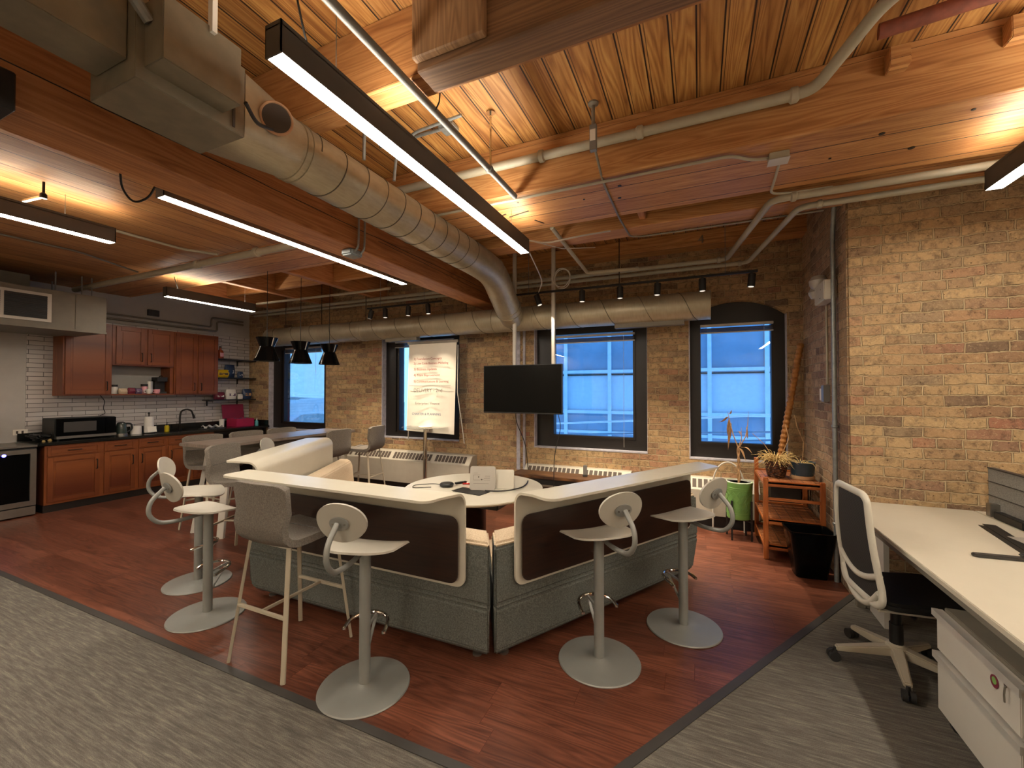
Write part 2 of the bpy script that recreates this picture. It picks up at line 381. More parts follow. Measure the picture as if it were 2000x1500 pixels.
linear_lamp(-3.115, 1.5, 3.92, 'long linear pendant hugging the left side of the heavy timber beam')
linear_lamp(-4.47, -.62, 1.83, 'linear pendant at the left edge of the photo, in front of the air handler')
linear_lamp(-6.35, 3.13, 4.33, 'short linear pendant above the kitchen cabinets')
linear_lamp(1.66, 1.1, 3.53, 'linear pendant at the right edge, over the white desk')
linear_lamp(-1.42, -2.7, -.3, 'linear pendant behind the viewpoint, in line with the one over the lounge')
linear_lamp(1.66, -2.7, -.3, 'linear pendant behind the viewpoint, in line with the one over the desk')

linear_lamp(3.9, 1.1, 3.53, 'added ambient linear lamp outside the view at the far right of the room')  # this and the next three: unseen lamps added to lift the ambient light
linear_lamp(3.9, -2.7, -.3, 'added ambient linear lamp behind the viewpoint at the far right')
linear_lamp(-4.47, -3.1, -.9, 'added ambient linear lamp behind the viewpoint on the kitchen side')
linear_lamp(-6.6, -2.7, -.3, 'added ambient linear lamp behind the viewpoint nearest the kitchen wall')

# ------------------------------------------------------------------ room shell
O0 = (0, 0, 0)
struct('floor', MB().prism([(XK, YW), (XJ, YW), (XJ, YJ), (-.48, 1.56), (XK, 1.56)], 0, h0=-.06), 'floor_wood', loc=O0, smooth=False)
struct('floor', MB().prism([(XK, -3.2), (5, -3.2), (5, YJ), (XJ, YJ), (-.48, 1.56), (XK, 1.56)], 0.0, h0=-.06), 'carpet', loc=O0, smooth=False)
struct('trim_1', MB().box(XK, 1.535, -.01, -.45, 1.58, .004), 'dark_gray', loc=O0)
struct('trim_2', MB().bar((-.47, 1.57, .0), (XJ, 4.10, .0), .045, .008), 'dark_gray', loc=O0)

OPEN = [(-7.82, -6.27, .86), (-4.96, -3.42, .82), (-2.17, -.607, .80), (-.112, .925, .77)]
SPR, CRN = 2.49, 2.68
def arc(x0, x1, n=12):
    c = (x0 + x1) / 2; w = (x1 - x0) / 2; s = CRN - SPR; R = (w * w + s * s) / (2 * s)
    return [(x0 + (x1 - x0) * i / n, CRN - R + math.sqrt(R * R - (x0 + (x1 - x0) * i / n - c) ** 2)) for i in range(n + 1)]
xz = lambda u, v, t: (u, YW + t, v)
wb = MB(); px_ = XK - .2
for x0, x1, sl in OPEN:
    wb.prism([(px_, -.06), (x0, -.06), (x0, 3.6), (px_, 3.6)], .42, xz)
    wb.prism([(x0, -.06), (x1, -.06), (x1, sl), (x0, sl)], .42, xz)
    a = arc(x0, x1); wb.prism(a + [(x1, 3.6), (x0, 3.6)], .42, xz)
    px_ = x1
wb.prism([(px_, -.06), (1.5, -.06), (1.5, 3.6), (px_, 3.6)], .42, xz)
struct('wall_back', wb, 'brick_x', loc=O0, smooth=False)
rv = MB()
for x0, x1, sl in OPEN:
    rv.box(x0, YW - .001, sl, x0 + .012, YW + .10, SPR); rv.box(x1 - .006, YW + .01, sl, x1, YW + .10, SPR); rv.box(x0, YW - .004, sl - .012, x1, YW + .12, sl + .006)
struct('trim_3', rv, 'reveal', loc=O0)
# worn plaster chase between the two middle windows
struct('trim_4', MB().box(-2.44, YW - .012, .45, -2.385, YW + .001, 2.5).box(-2.33, YW - .03, 0, -2.30, YW, 2.5), 'reveal', loc=O0)
jw = MB().box(XJ, YJ, -.06, 5.2, YJ + .3, 3.6)
struct('wall_right', jw, 'brick_x', loc=O0, smooth=False)
struct('wall_right_side', MB().box(XJ - .012, YJ + .012, -.06, XJ + .2, YW, 3.6), 'brick_y', loc=O0, smooth=False)
struct('wall_left', MB().box(XK - .2, -3.4, -.06, XK, YW, 3.6), 'wall_white', loc=O0, smooth=False)
struct('wall_front', MB().box(XK, -3.4, -.06, 5.2, -3.2, 3.6), 'wall_back', loc=O0, smooth=False)
struct('wall_far_right', MB().box(5.0, -3.2, -.06, 5.2, YJ, 3.6), 'wall_back', loc=O0, smooth=False)
struct('trim_5', MB().box(XK, 2.535, .9, XK + .008, YW, 2.66), 'tile', loc=O0, smooth=False)
struct('trim_6', MB().box(XK, 2.0, 2.665, XK + .02, YW, 2.69), 'wall_white', loc=O0)

struct('ceiling', MB().box(XK, -3.2, HD, 5.0, YW, HD + .1), 'deck', loc=O0, smooth=False)
struct('ceiling', MB().box(XK, -3.2, 3.12, -2.97, 3.0, 3.2), 'soffit_y', loc=O0, smooth=False)
def beam(x0, y0, z0, x1, y1, z1, mat, b=.006):
    o = MB().box(x0, y0, z0, x1, y1, z1).build('ceiling_beam', mat, None, loc=O0, bevel=b, bseg=1); o['kind'] = 'structure'; return o
beam(-2.68, 1.655, 3.13, 5, 1.80, HD, 'joist_x')
beam(-1.19, 1.582, 3.08, 5, 1.73, HD, 'box_x')
beam(-1.19, 1.54, 3.115, -.82, 1.58, HD, 'box_z')
hb = beam(XK, 2.962, 3.115, 5, 3.68, HD, 'soffit_x')
beam(XK, 2.94, 3.1145, 5, 2.962, HD, 'joist_x')
beam(-2.68, 3.98, 3.115, 5, 4.22, HD, 'joist_x')
beam(-.49, 3.68, 3.17, -.43, 3.98, HD, 'joist_y')
beam(-2.68, 5.42, 3.33, XJ, YW, HD, 'joist_x')
ba = beam(-2.97, -3.2, 2.82, -2.68, YW, HD, 'joist_y', .008)
rk = random.Random(4); cr = MB()
cr.tube([(-2.68, y * .15, 2.998 + rk.uniform(-.004, .004)) for y in range(-12, 36)], .0032, 5)
cr.tube([(-2.68, 3.0 + y * .12, 2.975 - y * .002 + rk.uniform(-.003, .003)) for y in range(0, 19)], .0025, 5).build('split', 'black_paint', ba, world=True)
beam(-3.05, -1.6, 2.765, -2.60, .74, 2.93, 'black_paint')
BOLTS = ((-.525, 3.13, .014), (-.56, 3.33, .014), (.994, 3.12, .016), (1.22, 3.38, .018), (.79, 3.32, .008), (-.82, 3.24, .008), (-1.32, 3.08, .009), (1.36, 3.05, .01))
for x, y, s_ in BOLTS: MB().lathe([(s_, 0), (s_, .003), (s_ * .5, .003)], (x, y, 3.1115), 10).build('bolt_hole', 'black_paint', hb, world=True)
for a_, b_ in (((-1.62, 3.28), (-1.50, 3.24)), ((-1.50, 3.31), (-1.30, 3.26)), ((-1.32, 3.46), (-1.27, 3.56))): MB().bar((a_[0], a_[1], 3.114), (b_[0], b_[1], 3.114), .012, .004).build('scar', 'black_paint', hb, world=True)
for x in (-4.9, -6.15, -7.35): beam(x - .05, 3.68, 3.14, x + .05, YW, HD, 'joist_y')
beam(-7.35, 4.5, 3.2, -2.97, 4.58, HD, 'joist_x')
beam(XJ, 3.7, 3.24, 5, YJ, HD, 'joist_x')

# ------------------------------------------------------------------ windows
GL = [(-7.49, -6.40, .99, 2.40), (-4.66, -3.68, .925, 2.40), (-1.905, -.795, .972, 2.40), (.02, .785, .962, 2.42)]
for i, ((x0, x1, sl), (g0, g1, z0, z1)) in enumerate(zip(OPEN, GL)):
    w = bpy.data.objects.new('window_%d' % (i + 1), None); C.objects.link(w); w.location = ((x0 + x1) / 2, YW + .12, sl); w['kind'] = 'structure'
    f = MB(); yf = lambda u, v, t: (u, YW + .10 + t, v)
    a = arc(x0, x1)
    f.prism([(x0, sl), (g0, sl), (g0, SPR), (x0, SPR)], .12, yf); f.prism([(g1, sl), (x1, sl), (x1, SPR), (g1, SPR)], .12, yf)
    f.prism([(g0, sl), (g1, sl), (g1, z0), (g0, z0)], .12, yf)
    f.prism([(x0, SPR)] + a[1:-1] + [(x1, SPR)], .12, yf); f.prism([(g0, z1), (g1, z1), (g1, SPR), (g0, SPR)], .12, yf)
    e = .028
    struct('outer_frame', f, 'black_paint', w, smooth=False)
    s = MB()
    for q0, q1, r0, r1 in ((g0 - e, g1 + e, z0 - e, z0 + .004), (g0 - e, g1 + e, z1 - .004, z1 + e), (g0 - e, g0 + .004, z0, z1), (g1 - .004, g1 + e, z0, z1)):
        s.box(q0, YW + .085, r0, q1, YW + .13, r1)
    struct('sash', s, 'black_paint', w, bevel=.003)
    struct('glass_pane', MB().box(g0, YW + .125, z0, g1, YW + .131, z1), 'glass', w, smooth=False)
    if i in (0, 1):
        struct('sash', MB().box(g0 - .10, YW + .07, z0 - .02, g0 - .055, YW + .10, z1), 'black_paint', w)
BL = [(-7.42, -6.45, 2.36), (-4.72, -3.56, 2.36), (-1.90, -.77, 2.30), (.02, .80, 2.34)]
BLAB = ['raised venetian blind at the top of the window behind the pendant shades', 'raised venetian blind at the top of the window behind the flip chart paper',
        'raised venetian blind at the top of the window beside the television', 'raised venetian blind at the top of the window above the green plant pot']
for (x0, x1, z), lab in zip(BL, BLAB):
    t = thing('venetian_blind', lab, 'blind', ((x0 + x1) / 2, YW + .065, z), 0, 'raised blinds'); L = (x1 - x0) / 2
    MB().box(-L, -.02, .045, L, .02, .075).build('head_rail', 'cab_white', t, bevel=.003)
    s = MB()
    for k in range(5): s.box(-L + .005, -.018, -.022 + k * .011, L - .005, .018, -.016 + k * .011)
    s.build('slats', 'stain_gray', t, smooth=False)
    MB().box(-L, -.016, -.036, L, .016, -.024).build('bottom_rail', 'cab_white', t)
    MB().cyl((L * .75, -.026, .05), (L * .75, -.026, -1.45 if x0 > -2 and x0 < -1 else -.45), .0025, seg=5).build('cord', 'cab_white', t)

# ------------------------------------------------------------------ street outside
t = thing('office_building', 'blue office facade across the street with wide glass bands', 'building', (-1, 11, -3))
YB = 11.0
MB().box(-7.3, YB, -4, 7, YB + 2, 9).build('wall', 'facade_panel', t, world=True, smooth=False)
zb = [(2.12, 3.9), (.15, 1.02), (-1.8, -.8), (4.9, 6.6)]
for a, b in zb: MB().box(-7.2, YB - .02, a, 6.9, YB + .01, b).build('glass_band', 'facade_glass', t, world=True, smooth=False)
m = MB()
for k in range(12): x = -6.8 + 1.172 * k; m.box(x - .045, YB - .08, -4, x + .045, YB, 9)
for a, b in zb: m.box(-7.3, YB - .07, a - .06, 7, YB, a + .02); m.box(-7.3, YB - .07, b - .02, 7, YB, b + .06)
m.box(-7.3, YB - .05, .48, 7, YB, .55)
m.build('mullions', 'facade_frame', t, world=True, smooth=False)
MB().box(-7.3, YB - .03, 2.0, 7, YB, 2.03).build('joint', 'black', t, world=True)
t = thing('rooftop_wall', 'pale blue rooftop screen wall seen through the two left windows', 'wall', (-14, 12, 0))
MB().add([(-24, 9.6, 1.75), (-9.5, 11.6, 1.2), (-9.5, 11.6, 3.9), (-24, 9.6, 4.4), (-24, 10.0, 1.75), (-9.5, 12.0, 1.2), (-9.5, 12.0, 3.9), (-24, 10.0, 4.4)],
         [(0, 1, 2, 3), (4, 7, 6, 5), (0, 4, 5, 1), (3, 2, 6, 7), (0, 3, 7, 4), (1, 5, 6, 2)]).build('screen_panel', 'sky_panel', t, world=True, smooth=False)
MB().add([(-24, 9.7, -3), (-9.5, 11.7, -3), (-9.5, 11.7, 1.2), (-24, 9.7, 1.75), (-24, 10.0, -3), (-9.5, 12.0, -3), (-9.5, 12.0, 1.2), (-24, 10.0, 1.75)],
         [(0, 1, 2, 3), (4, 7, 6, 5), (0, 4, 5, 1), (3, 2, 6, 7), (0, 3, 7, 4), (1, 5, 6, 2)]).build('concrete_base', 'concrete', t, world=True, smooth=False)
t = thing('exhaust_hood', 'pale metal exhaust horn outside the window behind the pendants', 'vent', (-11.1, 9.0, 1.0))
m = MB().tube([(-10.1, 9.5, -1.5), (-10.1, 9.5, 1.05), (-10.5, 9.2, 1.15), (-10.95, 8.95, 1.12)], [.2, .2, .22, .24], 18, smooth=.2)
m.build('pipe', 'pale_metal', t, world=True)
d = Vector((-.5, -.3, -.18)).normalized()
m = MB(); a = Vector((-10.9, 8.97, 1.13)); m.cyl(a, a + d * .42, .20, .33, 24); m.build('cone', 'pale_metal', t, world=True)
MB().cyl(a + d * .422, a + d * .426, .30, .30, 24).build('mouth', 'concrete', t, world=True)
for k, (z0, z1, lab) in enumerate(((1.05, 1.35, 'uppermost overhead utility cable outside the right windows'), (.82, 1.02, 'middle overhead utility cable outside the right windows'), (.62, .95, 'lowest overhead utility cable outside the right windows'))):
    tag(MB().tube([(-5, 8, z0 - .25), (-1, 8, z0), (3, 8, z1), (7, 8, z1 + .6)], .018, 6, smooth=1).build('utility_cable', 'pale_metal' if k < 1 else 'facade_glass'), lab, 'cable', 'overhead cables')
# ------------------------------------------------------------------ lounge modules
def rrect(x0, z0, x1, z1, r, n=5):
    o = []
    for cx, cz, a0 in ((x1 - r, z0 + r, -PI / 2), (x1 - r, z1 - r, 0), (x0 + r, z1 - r, PI / 2), (x0 + r, z0 + r, PI)):
        for k in range(n + 1):
            a = a0 + PI / 2 * k / n; o.append((cx + r * math.cos(a), cz + r * math.sin(a)))
    return o
def lounge(label, loc, deg, tl=0.0, tr=0.0):
    t = thing('lounge_sofa', label, 'sofa', loc, math.radians(deg), 'curved lounge sofas'); L = 2.1; T = .577
    def sec(name, pts, mat, g=0.006, bev=.012):
        m = MB(); NS = 2
        def fn(y, z, s):
            k = max(0, (.34 - z) / .28)
            x0 = max(y, 0) * T + g + tl * k; x1 = L - max(y, 0) * T - g - tr * k
            return (x0 + (x1 - x0) * s, y, z)
        m.prism(pts, 1.0, fn); return m.build(name, mat, t, bevel=bev)
    sec('body', [(.03, .06), (-.005, .10), (-.012, .335), (.002, .352), (-.012, .37), (0, .69), (.19, .69), (.2, .40), (.74, .38), (.76, .10), (.72, .06)], 'felt')
    sec('back_cushion', [(.004, .69), (.012, .712), (.05, .73), (.15, .735), (.20, .715), (.225, .66), (.25, .45), (.19, .44), (.185, .69)], 'beige_fabric', .005, .02)
    sec('seat_cushion', [(.2, .385), (.2, .47), (.70, .475), (.765, .45), (.77, .385)], 'beige_fabric', .012, .02)
    for x, y in ((.14, .10), (L - .14, .10), (.55, .66), (L - .55, .66)):
        MB().lathe([(.028, 0), (.030, .012), (.018, .02), (.018, .04), (.024, .05), (.024, .062)], (x, y, 0), 16).build('foot', 'steel', t)
    # bent worktop: vertical panel, curve, overhanging counter
    path = [(-.035, .45), (-.035, .50), (-.035, .55), (-.035, .75), (-.035, .93)]
    path = [(-.035, .45 + .06 * (k / 6) ** 2) for k in range(7)] + [(-.035, .60), (-.035, .75), (-.035, .915)]
    path += [(-.035 - .075 + .075 * math.cos(a), .925 + .075 * math.sin(a)) for a in [PI / 2 * k / 6 for k in range(1, 7)]]
    path += [(-.17, 1.0), (-.24, 1.0)] + [(-.325 + .07 * ((6 - k) / 6) ** 2, 1.0) for k in range(7)]
    S = [0]
    for a, b in zip(path, path[1:]): S.append(S[-1] + math.dist(a, b))
    tot = S[-1]
    def ins(s):
        def c(d, r): return 0 if d >= r else r - math.sqrt(max(0, r * r - (r - d) ** 2))
        return c(s, .06) + c(tot - s, .07)
    nx = 8; n = len(path) - 1
    def fn(u, v):
        j = round(v * n); y, z = path[j]; s = S[j]
        a, b = .13 + ins(s), 1.95 - ins(s)
        if y < -.12: a += .02; b -= .05 * min(1, (-.12 - y) / .1)
        return (a + (b - a) * u, y, z)
    w = MB().shell(fn, nx, n, .014).build('worktop', 'white_lam', t, angle=40)
    MB().prism(rrect(.165, .475, 1.915, .865, .055), 0, lambda u, v, s: (u, -.05 - .008 * s, v), 1.0).build('inset_panel', 'panel_brown', t, smooth=False)
    return t
lounge('grey felt lounge module with bent white worktop, left one facing the camera', (-3.2, 2.165, 0), 0, tl=.03)
lounge('grey felt lounge module with bent white worktop, on the right before the green pot', (-1.085, 2.175, 0), 59.6, tr=.07)
lounge('lounge module at the far left, its white worktop beside the long dining table', (-4.25, 4.03, 0), -61)

# ------------------------------------------------------------------ round stools
def make_stool(label, loc, deg):
    t = thing('bar_stool', label, 'stool', loc, math.radians(deg), 'white shell stools with round bases')
    MB().lathe([(.238, 0), (.240, .004), (.236, .010), (.12, .016), (.04, .022), (.034, .026)], seg=48).build('base_plate', 'silver_paint', t)
    MB().lathe([(.030, .02), (.030, .722), (.034, .724), (.034, .738)], seg=20).build('column', 'silver_paint', t)
    def seat(u, v):
        y = (2 * u - 1) * .208; q = max(0, 1 - (y / .208) ** 2)
        xr = -.215 * q ** .5 + .02; xf = .095 + .08 * q ** .8
        if q == 0: xr = xf - .006
        x = xr + (xf - xr) * v
        z = .757 + .03 * max(0, (-x - .02) / .16) ** 2 - .028 * max(0, (x - .02) / .14) ** 2 + .012 * (y / .2) ** 2
        return (x, y, z)
    MB().shell(seat, 28, 12, -.011).build('seat', 'stool_plastic', t, angle=50)
    MB().box(-.09, -.06, .738, .07, .06, .748).build('seat_bracket', 'silver_paint', t, bevel=.004)
    MB().tube([(-.02, 0, .735), (-.16, 0, .715), (-.30, 0, .73), (-.355, 0, .80), (-.345, 0, .88), (-.265, 0, .955)], .0135, 12, smooth=.08).build('back_tube', 'silver_paint', t)
    c = Vector((-.235, 0, .955)); up = Vector((-.22, 0, .97)).normalized(); nr = Vector((.97, 0, .22)).normalized()
    n = 36; rg = 7; m = MB(); v = []; f = []
    for side in (0, 1):
        for i in range(rg + 1):
            for k in range(n):
                a = 2 * PI * k / n; r = i / rg; yy = .135 * r * math.cos(a); zz = .103 * r * math.sin(a)
                bow = .9 * yy * yy
                p = c + up * zz + Vector((0, yy, 0)) + nr * (bow - (.011 if side else 0)); v.append(tuple(p))
    st = (rg + 1) * n
    for i in range(rg):
        for k in range(n):
            l = (k + 1) % n
            f.append((i * n + k, i * n + l, (i + 1) * n + l, (i + 1) * n + k)); f.append((st + i * n + k, st + (i + 1) * n + k, st + (i + 1) * n + l, st + i * n + l))
    for k in range(n): l = (k + 1) % n; f.append((rg * n + k, rg * n + l, st + rg * n + l, st + rg * n + k))
    # the ring i=0 is a single point: merge
    m.add(v, f); o = m.build('backrest', 'stool_plastic', t, angle=50)
    bm = bmesh.new(); bm.from_mesh(o.data); bmesh.ops.remove_doubles(bm, verts=bm.verts, dist=1e-5); bm.to_mesh(o.data); bm.free(); o.data.set_sharp_from_angle(angle=.8)
    pl = MB(); a0 = c - nr * .013
    def bp(u, v_, s): return tuple(a0 + Vector((0, u, 0)) + up * v_ - nr * s)
    pl.prism([(.052 * math.cos(2 * PI * k / 28), .036 * math.sin(2 * PI * k / 28)) for k in range(28)], .007, bp)
    pb = pl.build('back_plate', 'silver_paint', t, bevel=.002)
    sc = MB()
    for y in (-.033, .033): a = a0 - nr * .007 + Vector((0, y, 0)); sc.cyl(a, a - nr * .003, .005, seg=10)
    sc.build('screws', 'chrome', pb)
    ar = [(.0 + .135 * math.cos(math.radians(a)), .115 * math.sin(math.radians(a)), .330 - .022 * max(0, (abs(a) - 50) / 45) ** 2) for a in range(-95, 96, 10)]
    MB().tube(ar, .0105, 10).lathe([(0, -.012), (.011, -.006), (.011, .006), (0, .012)], ar[0], 10).lathe([(0, -.012), (.011, -.006), (.011, .006), (0, .012)], ar[-1], 10).build('footrest', 'chrome', t)
    MB().hexa([(.02, -.008, .17), (.028, -.008, .17), (.028, .008, .17), (.02, .008, .17)], [(.122, -.008, .318), (.13, -.008, .318), (.13, .008, .318), (.122, .008, .318)]).bar((.03, 0, .30), (.125, 0, .322), .012, .012).build('footrest_arm', 'silver_paint', t)
    return t
st = make_stool('white stool on a round base in front of the left lounge, nearest the camera', (-1.665, 1.774, 0), 104)
dup(st, (-.551, 2.506, 0), math.radians(134), 'white stool before the right lounge panel, left of the two standing there')
dup(st, (-.105, 3.088, 0), math.radians(145), 'white stool before the right lounge panel, the one beside the green pot')
dup(st, (-3.222, 1.877, 0), math.radians(86), 'white stool at the far left, its round base nearest the carpet edge')
dup(st, (-3.84, 2.16, 0), math.radians(42), 'white stool at the far left, standing just behind another, front of its back showing')
dup(st, (-4.38, 3.40, 0), math.radians(25), 'white stool mostly hidden behind the far worktop, only its oval back showing')

# ------------------------------------------------------------------ upholstered bar chairs
def make_chair(label, loc, deg):
    t = thing('bar_chair', label, 'chair', loc, math.radians(deg), 'upholstered bar chairs')
    prof = [(-.228, 1.075), (-.226, 1.05), (-.218, .99), (-.208, .90), (-.200, .83), (-.190, .775), (-.168, .742), (-.13, .730), (-.05, .73), (.08, .737), (.17, .745), (.205, .742), (.225, .728)]
    n = len(prof) - 1
    def fn(u, v):
        j = round(v * n); x, z = prof[j]; y = (2 * u - 1)
        w = .203 + .010 * min(1, max(0, (z - .75) / .3))
        e = abs(y) ** 6
        if j < 4: x += .03 * y * y
        return (x, y * w, z - (.018 * e if j == 0 else 0) + (.012 * y * y if 6 <= j else 0))
    MB().shell(fn, 12, n, -.042).build('seat_shell', 'chair_fabric', t, bevel=.008, angle=60)
    MB().tube([(-.162, -.205, .905), (-.162, .205, .905)], .0022, 6).build('back_seam', 'dark_gray', t)
    MB().tube([(-.02, -.213, .782), (-.02, .213, .782)], .0022, 6).build('seat_seam', 'dark_gray', t)
    top = .725
    f = MB()
    for y in (-1, 1): f.bar((-.165, y * .165, top), (.175, y * .165, top), .022, .016)
    f.bar((-.165, -.165, top), (-.165, .165, top), .022, .016); f.bar((.175, -.165, top), (.175, .165, top), .022, .016)
    f.build('seat_frame', 'cream_metal', t, bevel=.003)
    for sx in (-1, 1):
        for sy in (-1, 1):
            a = (.005 + sx * .165, sy * .165, top); b = (.0 + sx * .245, sy * .232, 0)
            MB().bar(a, b, .026, .017).build('leg', 'cream_metal', t, bevel=.003)
    k = (top - .33) / top
    p = lambda sx, sy: (sx * (.165 + .08 * k), sy * (.165 + .067 * k), .33)
    MB().bar(p(-1, -1), p(-1, 1), .018, .018).bar(p(1, -1), p(1, 1), .018, .018).bar((p(-1, 0)[0], 0, .33), (p(1, 0)[0], 0, .33), .016, .016).build('stretcher', 'cream_metal', t, bevel=.002)
    return t
ch = make_chair('upholstered grey bar chair seen from behind, nearest the camera before the left lounge', (-2.31, 1.845, 0), 90)
dup(ch, (-4.07, 2.70, 0), math.radians(22), 'upholstered bar chair between the white stools and the near end of the long table')
dup(ch, (-5.22, 3.10, 0), math.radians(0), 'upholstered bar chair at the near left corner of the long table, by the drawers')
dup(ch, (-5.22, 3.63, 0), math.radians(0), 'upholstered bar chair on the kitchen side of the long table, middle one')
dup(ch, (-5.22, 4.14, 0), math.radians(0), 'upholstered bar chair on the kitchen side of the long table, by the first window')
dup(ch, (-4.64, 4.90, 0), math.radians(192), 'upholstered bar chair at the far right end of the long table, near the heater')
dup(ch, (-4.70, 4.26, 0), math.radians(184), 'upholstered bar chair half hidden behind the end of the far worktop')

# ------------------------------------------------------------------ tables
t = thing('dining_table', 'long bar-height table with a grey-brown wooden top on splayed legs', 'table', (-4.9, 3.76, 0))
MB().box(-5.28, 2.76, .985, -4.68, 4.77, 1.02).build('tabletop', 'table_wood', t, world=True, bevel=.004)
MB().box(-5.1, 2.95, .93, -4.8, 4.58, .984).build('apron', 'cab_gray', t, world=True)
for sx in (-1, 1):
    for y0, s in ((3.0, -1), (4.52, 1)):
        MB().bar((-4.98 + sx * .18, y0, .95), (-4.98 + sx * .25, y0 + s * .12, 0), .07, .045).build('leg', 'cab_white', t, world=True, bevel=.004)
t = thing('meeting_table', 'large round white table inside the lounge ring', 'table', (-1.87, 3.35, 0))
MB().lathe([(.585, .700), (.61, .712), (.622, .722), (.620, .73)], (-1.87, 3.35, 0), 64).build('tabletop', 'white_lam', t, world=True)
MB().lathe([(.30, 0), (.30, .02), (.24, .03), (.14, .10), (.11, .30), (.11, .55), (.16, .64), (.30, .70)], (-1.87, 3.35, 0), 32).build('pedestal', 'panel_brown', t, world=True)
MB().box(-2.0, 3.08, .62, -1.5, 3.3, .70).build('power_tray', 'black', t, world=True, bevel=.01)
hz = math.radians(-24); hm = Matrix.Translation((-1.80, 3.165, .7325)) @ Matrix.Rotation(hz + math.radians(15), 4, 'Z')
h = MB().box(-.14, -.075, -.001, .15, .07, .002, hm).build('hatch_opening', 'black', t, world=True)
MB().box(-.155, -.07, .0, -.14, .07, .006, hm).box(-.14, .07, 0, .15, .08, .006, hm).build('hatch_frame', 'steel', t, world=True)
t = thing('bistro_table', 'small round high table with a clear top and chrome post', 'table', (-3.74, 5.21, 0))
MB().lathe([(.0, 1.052), (.345, 1.052), (.35, 1.057), (.345, 1.062), (.0, 1.062)], (-3.74, 5.21, 0), 48).build('glass_top', 'clear', t, world=True)
MB().lathe([(.0, 1.063), (.10, 1.063), (.10, 1.066), (0, 1.066)], (-3.74, 5.21, 0), 24).build('paper_disc', 'paper', t, world=True)
MB().lathe([(.032, .02), (.032, .58), (.038, .58), (.038, .60), (.028, .60), (.028, 1.02), (.10, 1.045), (.10, 1.051)], (-3.74, 5.21, 0), 24).build('post', 'chrome', t, world=True)
MB().tube([(-3.72, 5.19, 1.035), (-3.64, 5.12, 1.03), (-3.60, 5.10, 1.01)], .005, 8).build('height_lever', 'chrome', t, world=True)
MB().lathe([(.20, 0), (.20, .01), (.05, .025), (.035, .03)], (-3.74, 5.21, 0), 32).build('foot_plate', 'chrome', t, world=True)

# things on the meeting table
def at(x, y, z, rz): return Matrix.Translation((x, y, z)) @ Matrix.Rotation(rz, 4, 'Z')
t = thing('speaker_puck', 'black round conference speaker on the meeting table', 'speaker', (-2.10, 3.255, .731))
MB().lathe([(.04, 0), (.062, .006), (.064, .022), (.055, .032), (.02, .036)], seg=28).build('body', 'black', t)
MB().tube([(-.06, 0, .01), (-.16, .03, .004), (-.30, -.08, .004), (-.24, -.2, .004), (-.1, -.1, .004)], .003, 6, smooth=.06).build('cable', 'black', t)
t = thing('remote_control', 'small black remote lying beside the conference speaker', 'remote', (-2.045, 3.41, .731), 1.0)
MB().box(-.06, -.02, 0, .06, .02, .016).build('body', 'black', t, bevel=.006)
MB().lathe([(.011, .016), (.011, .019), (0, .019)], (.02, 0, 0), 12).build('button_pad', 'steel', t)
t = thing('keychain_remote', 'tiny dark fob with a red light beside the laptop', 'remote', (-1.97, 3.40, .731), .4)
MB().box(-.045, -.012, 0, .045, .012, .012).build('body', 'red', t, bevel=.004)
MB().lathe([(.005, .012), (.005, .016), (0, .016)], (.0, 0, 0), 10).build('indicator', 'led_red', t)
t = thing('presentation_unit', 'pale grey upright unit with a port diagram on its back, on the meeting table', 'electronics', (-1.725, 3.235, .736), math.radians(20))
tilt = Matrix.Rotation(math.radians(-14), 4, 'X')
def tp(u, v, s): return tuple(tilt @ Vector((u, s, v)))
MB().prism(rrect(-.112, .0, .112, .205, .02), .014, tp).build('back_panel', 'laptop_gray', t, bevel=.002)
MB().prism(rrect(-.108, .003, .108, .20, .02), .024, tp, .0145).build('rim', 'white_plastic', t)
dg = MB()
def ln(x0, z0, x1, z1, w=.0016):
    a = Vector((x0, z0)); b = Vector((x1, z1)); d = (b - a).normalized(); nn = Vector((-d.y, d.x)) * w / 2
    dg.prism([tuple(a - nn), tuple(b - nn), tuple(b + nn), tuple(a + nn)], 0, tp, -.0006)
for q in ((-.08, .145, -.045, .145), (-.08, .13, -.02, .13), (-.08, .085, -.02, .085), (-.08, .085, -.08, .13), (.02, .12, .065, .12), (.02, .112, .065, .112), (.01, .10, .065, .10), (.01, .085, .065, .085), (-.08, .055, .055, .055), (-.02, .09, .01, .09)): ln(*q)
for cx, cz in ((-.035, .112), (-.008, .09)): dg.prism([(cx + .006 * math.cos(k * PI / 6), cz + .006 * math.sin(k * PI / 6)) for k in range(12)], 0, tp, -.001)
dg.build('port_diagram', 'stain_gray', t, smooth=False)
t = thing('white_case', 'white slim box leaning right behind the grey upright unit', 'box', (-1.60, 3.36, .731), math.radians(20))
MB().prism(rrect(-.11, 0, .11, .17, .015), .02, tp).build('shell', 'white_plastic', t, bevel=.003)
tag(MB().tube([(-1.68, 3.20, .745), (-1.60, 3.22, .742), (-1.50, 3.30, .74), (-1.44, 3.45, .74), (-1.46, 3.62, .74), (-1.50, 3.74, .738)], .006, 8, smooth=.08).build('extension_cable', 'black'), 'black cord running over the back of the meeting table', 'cable')
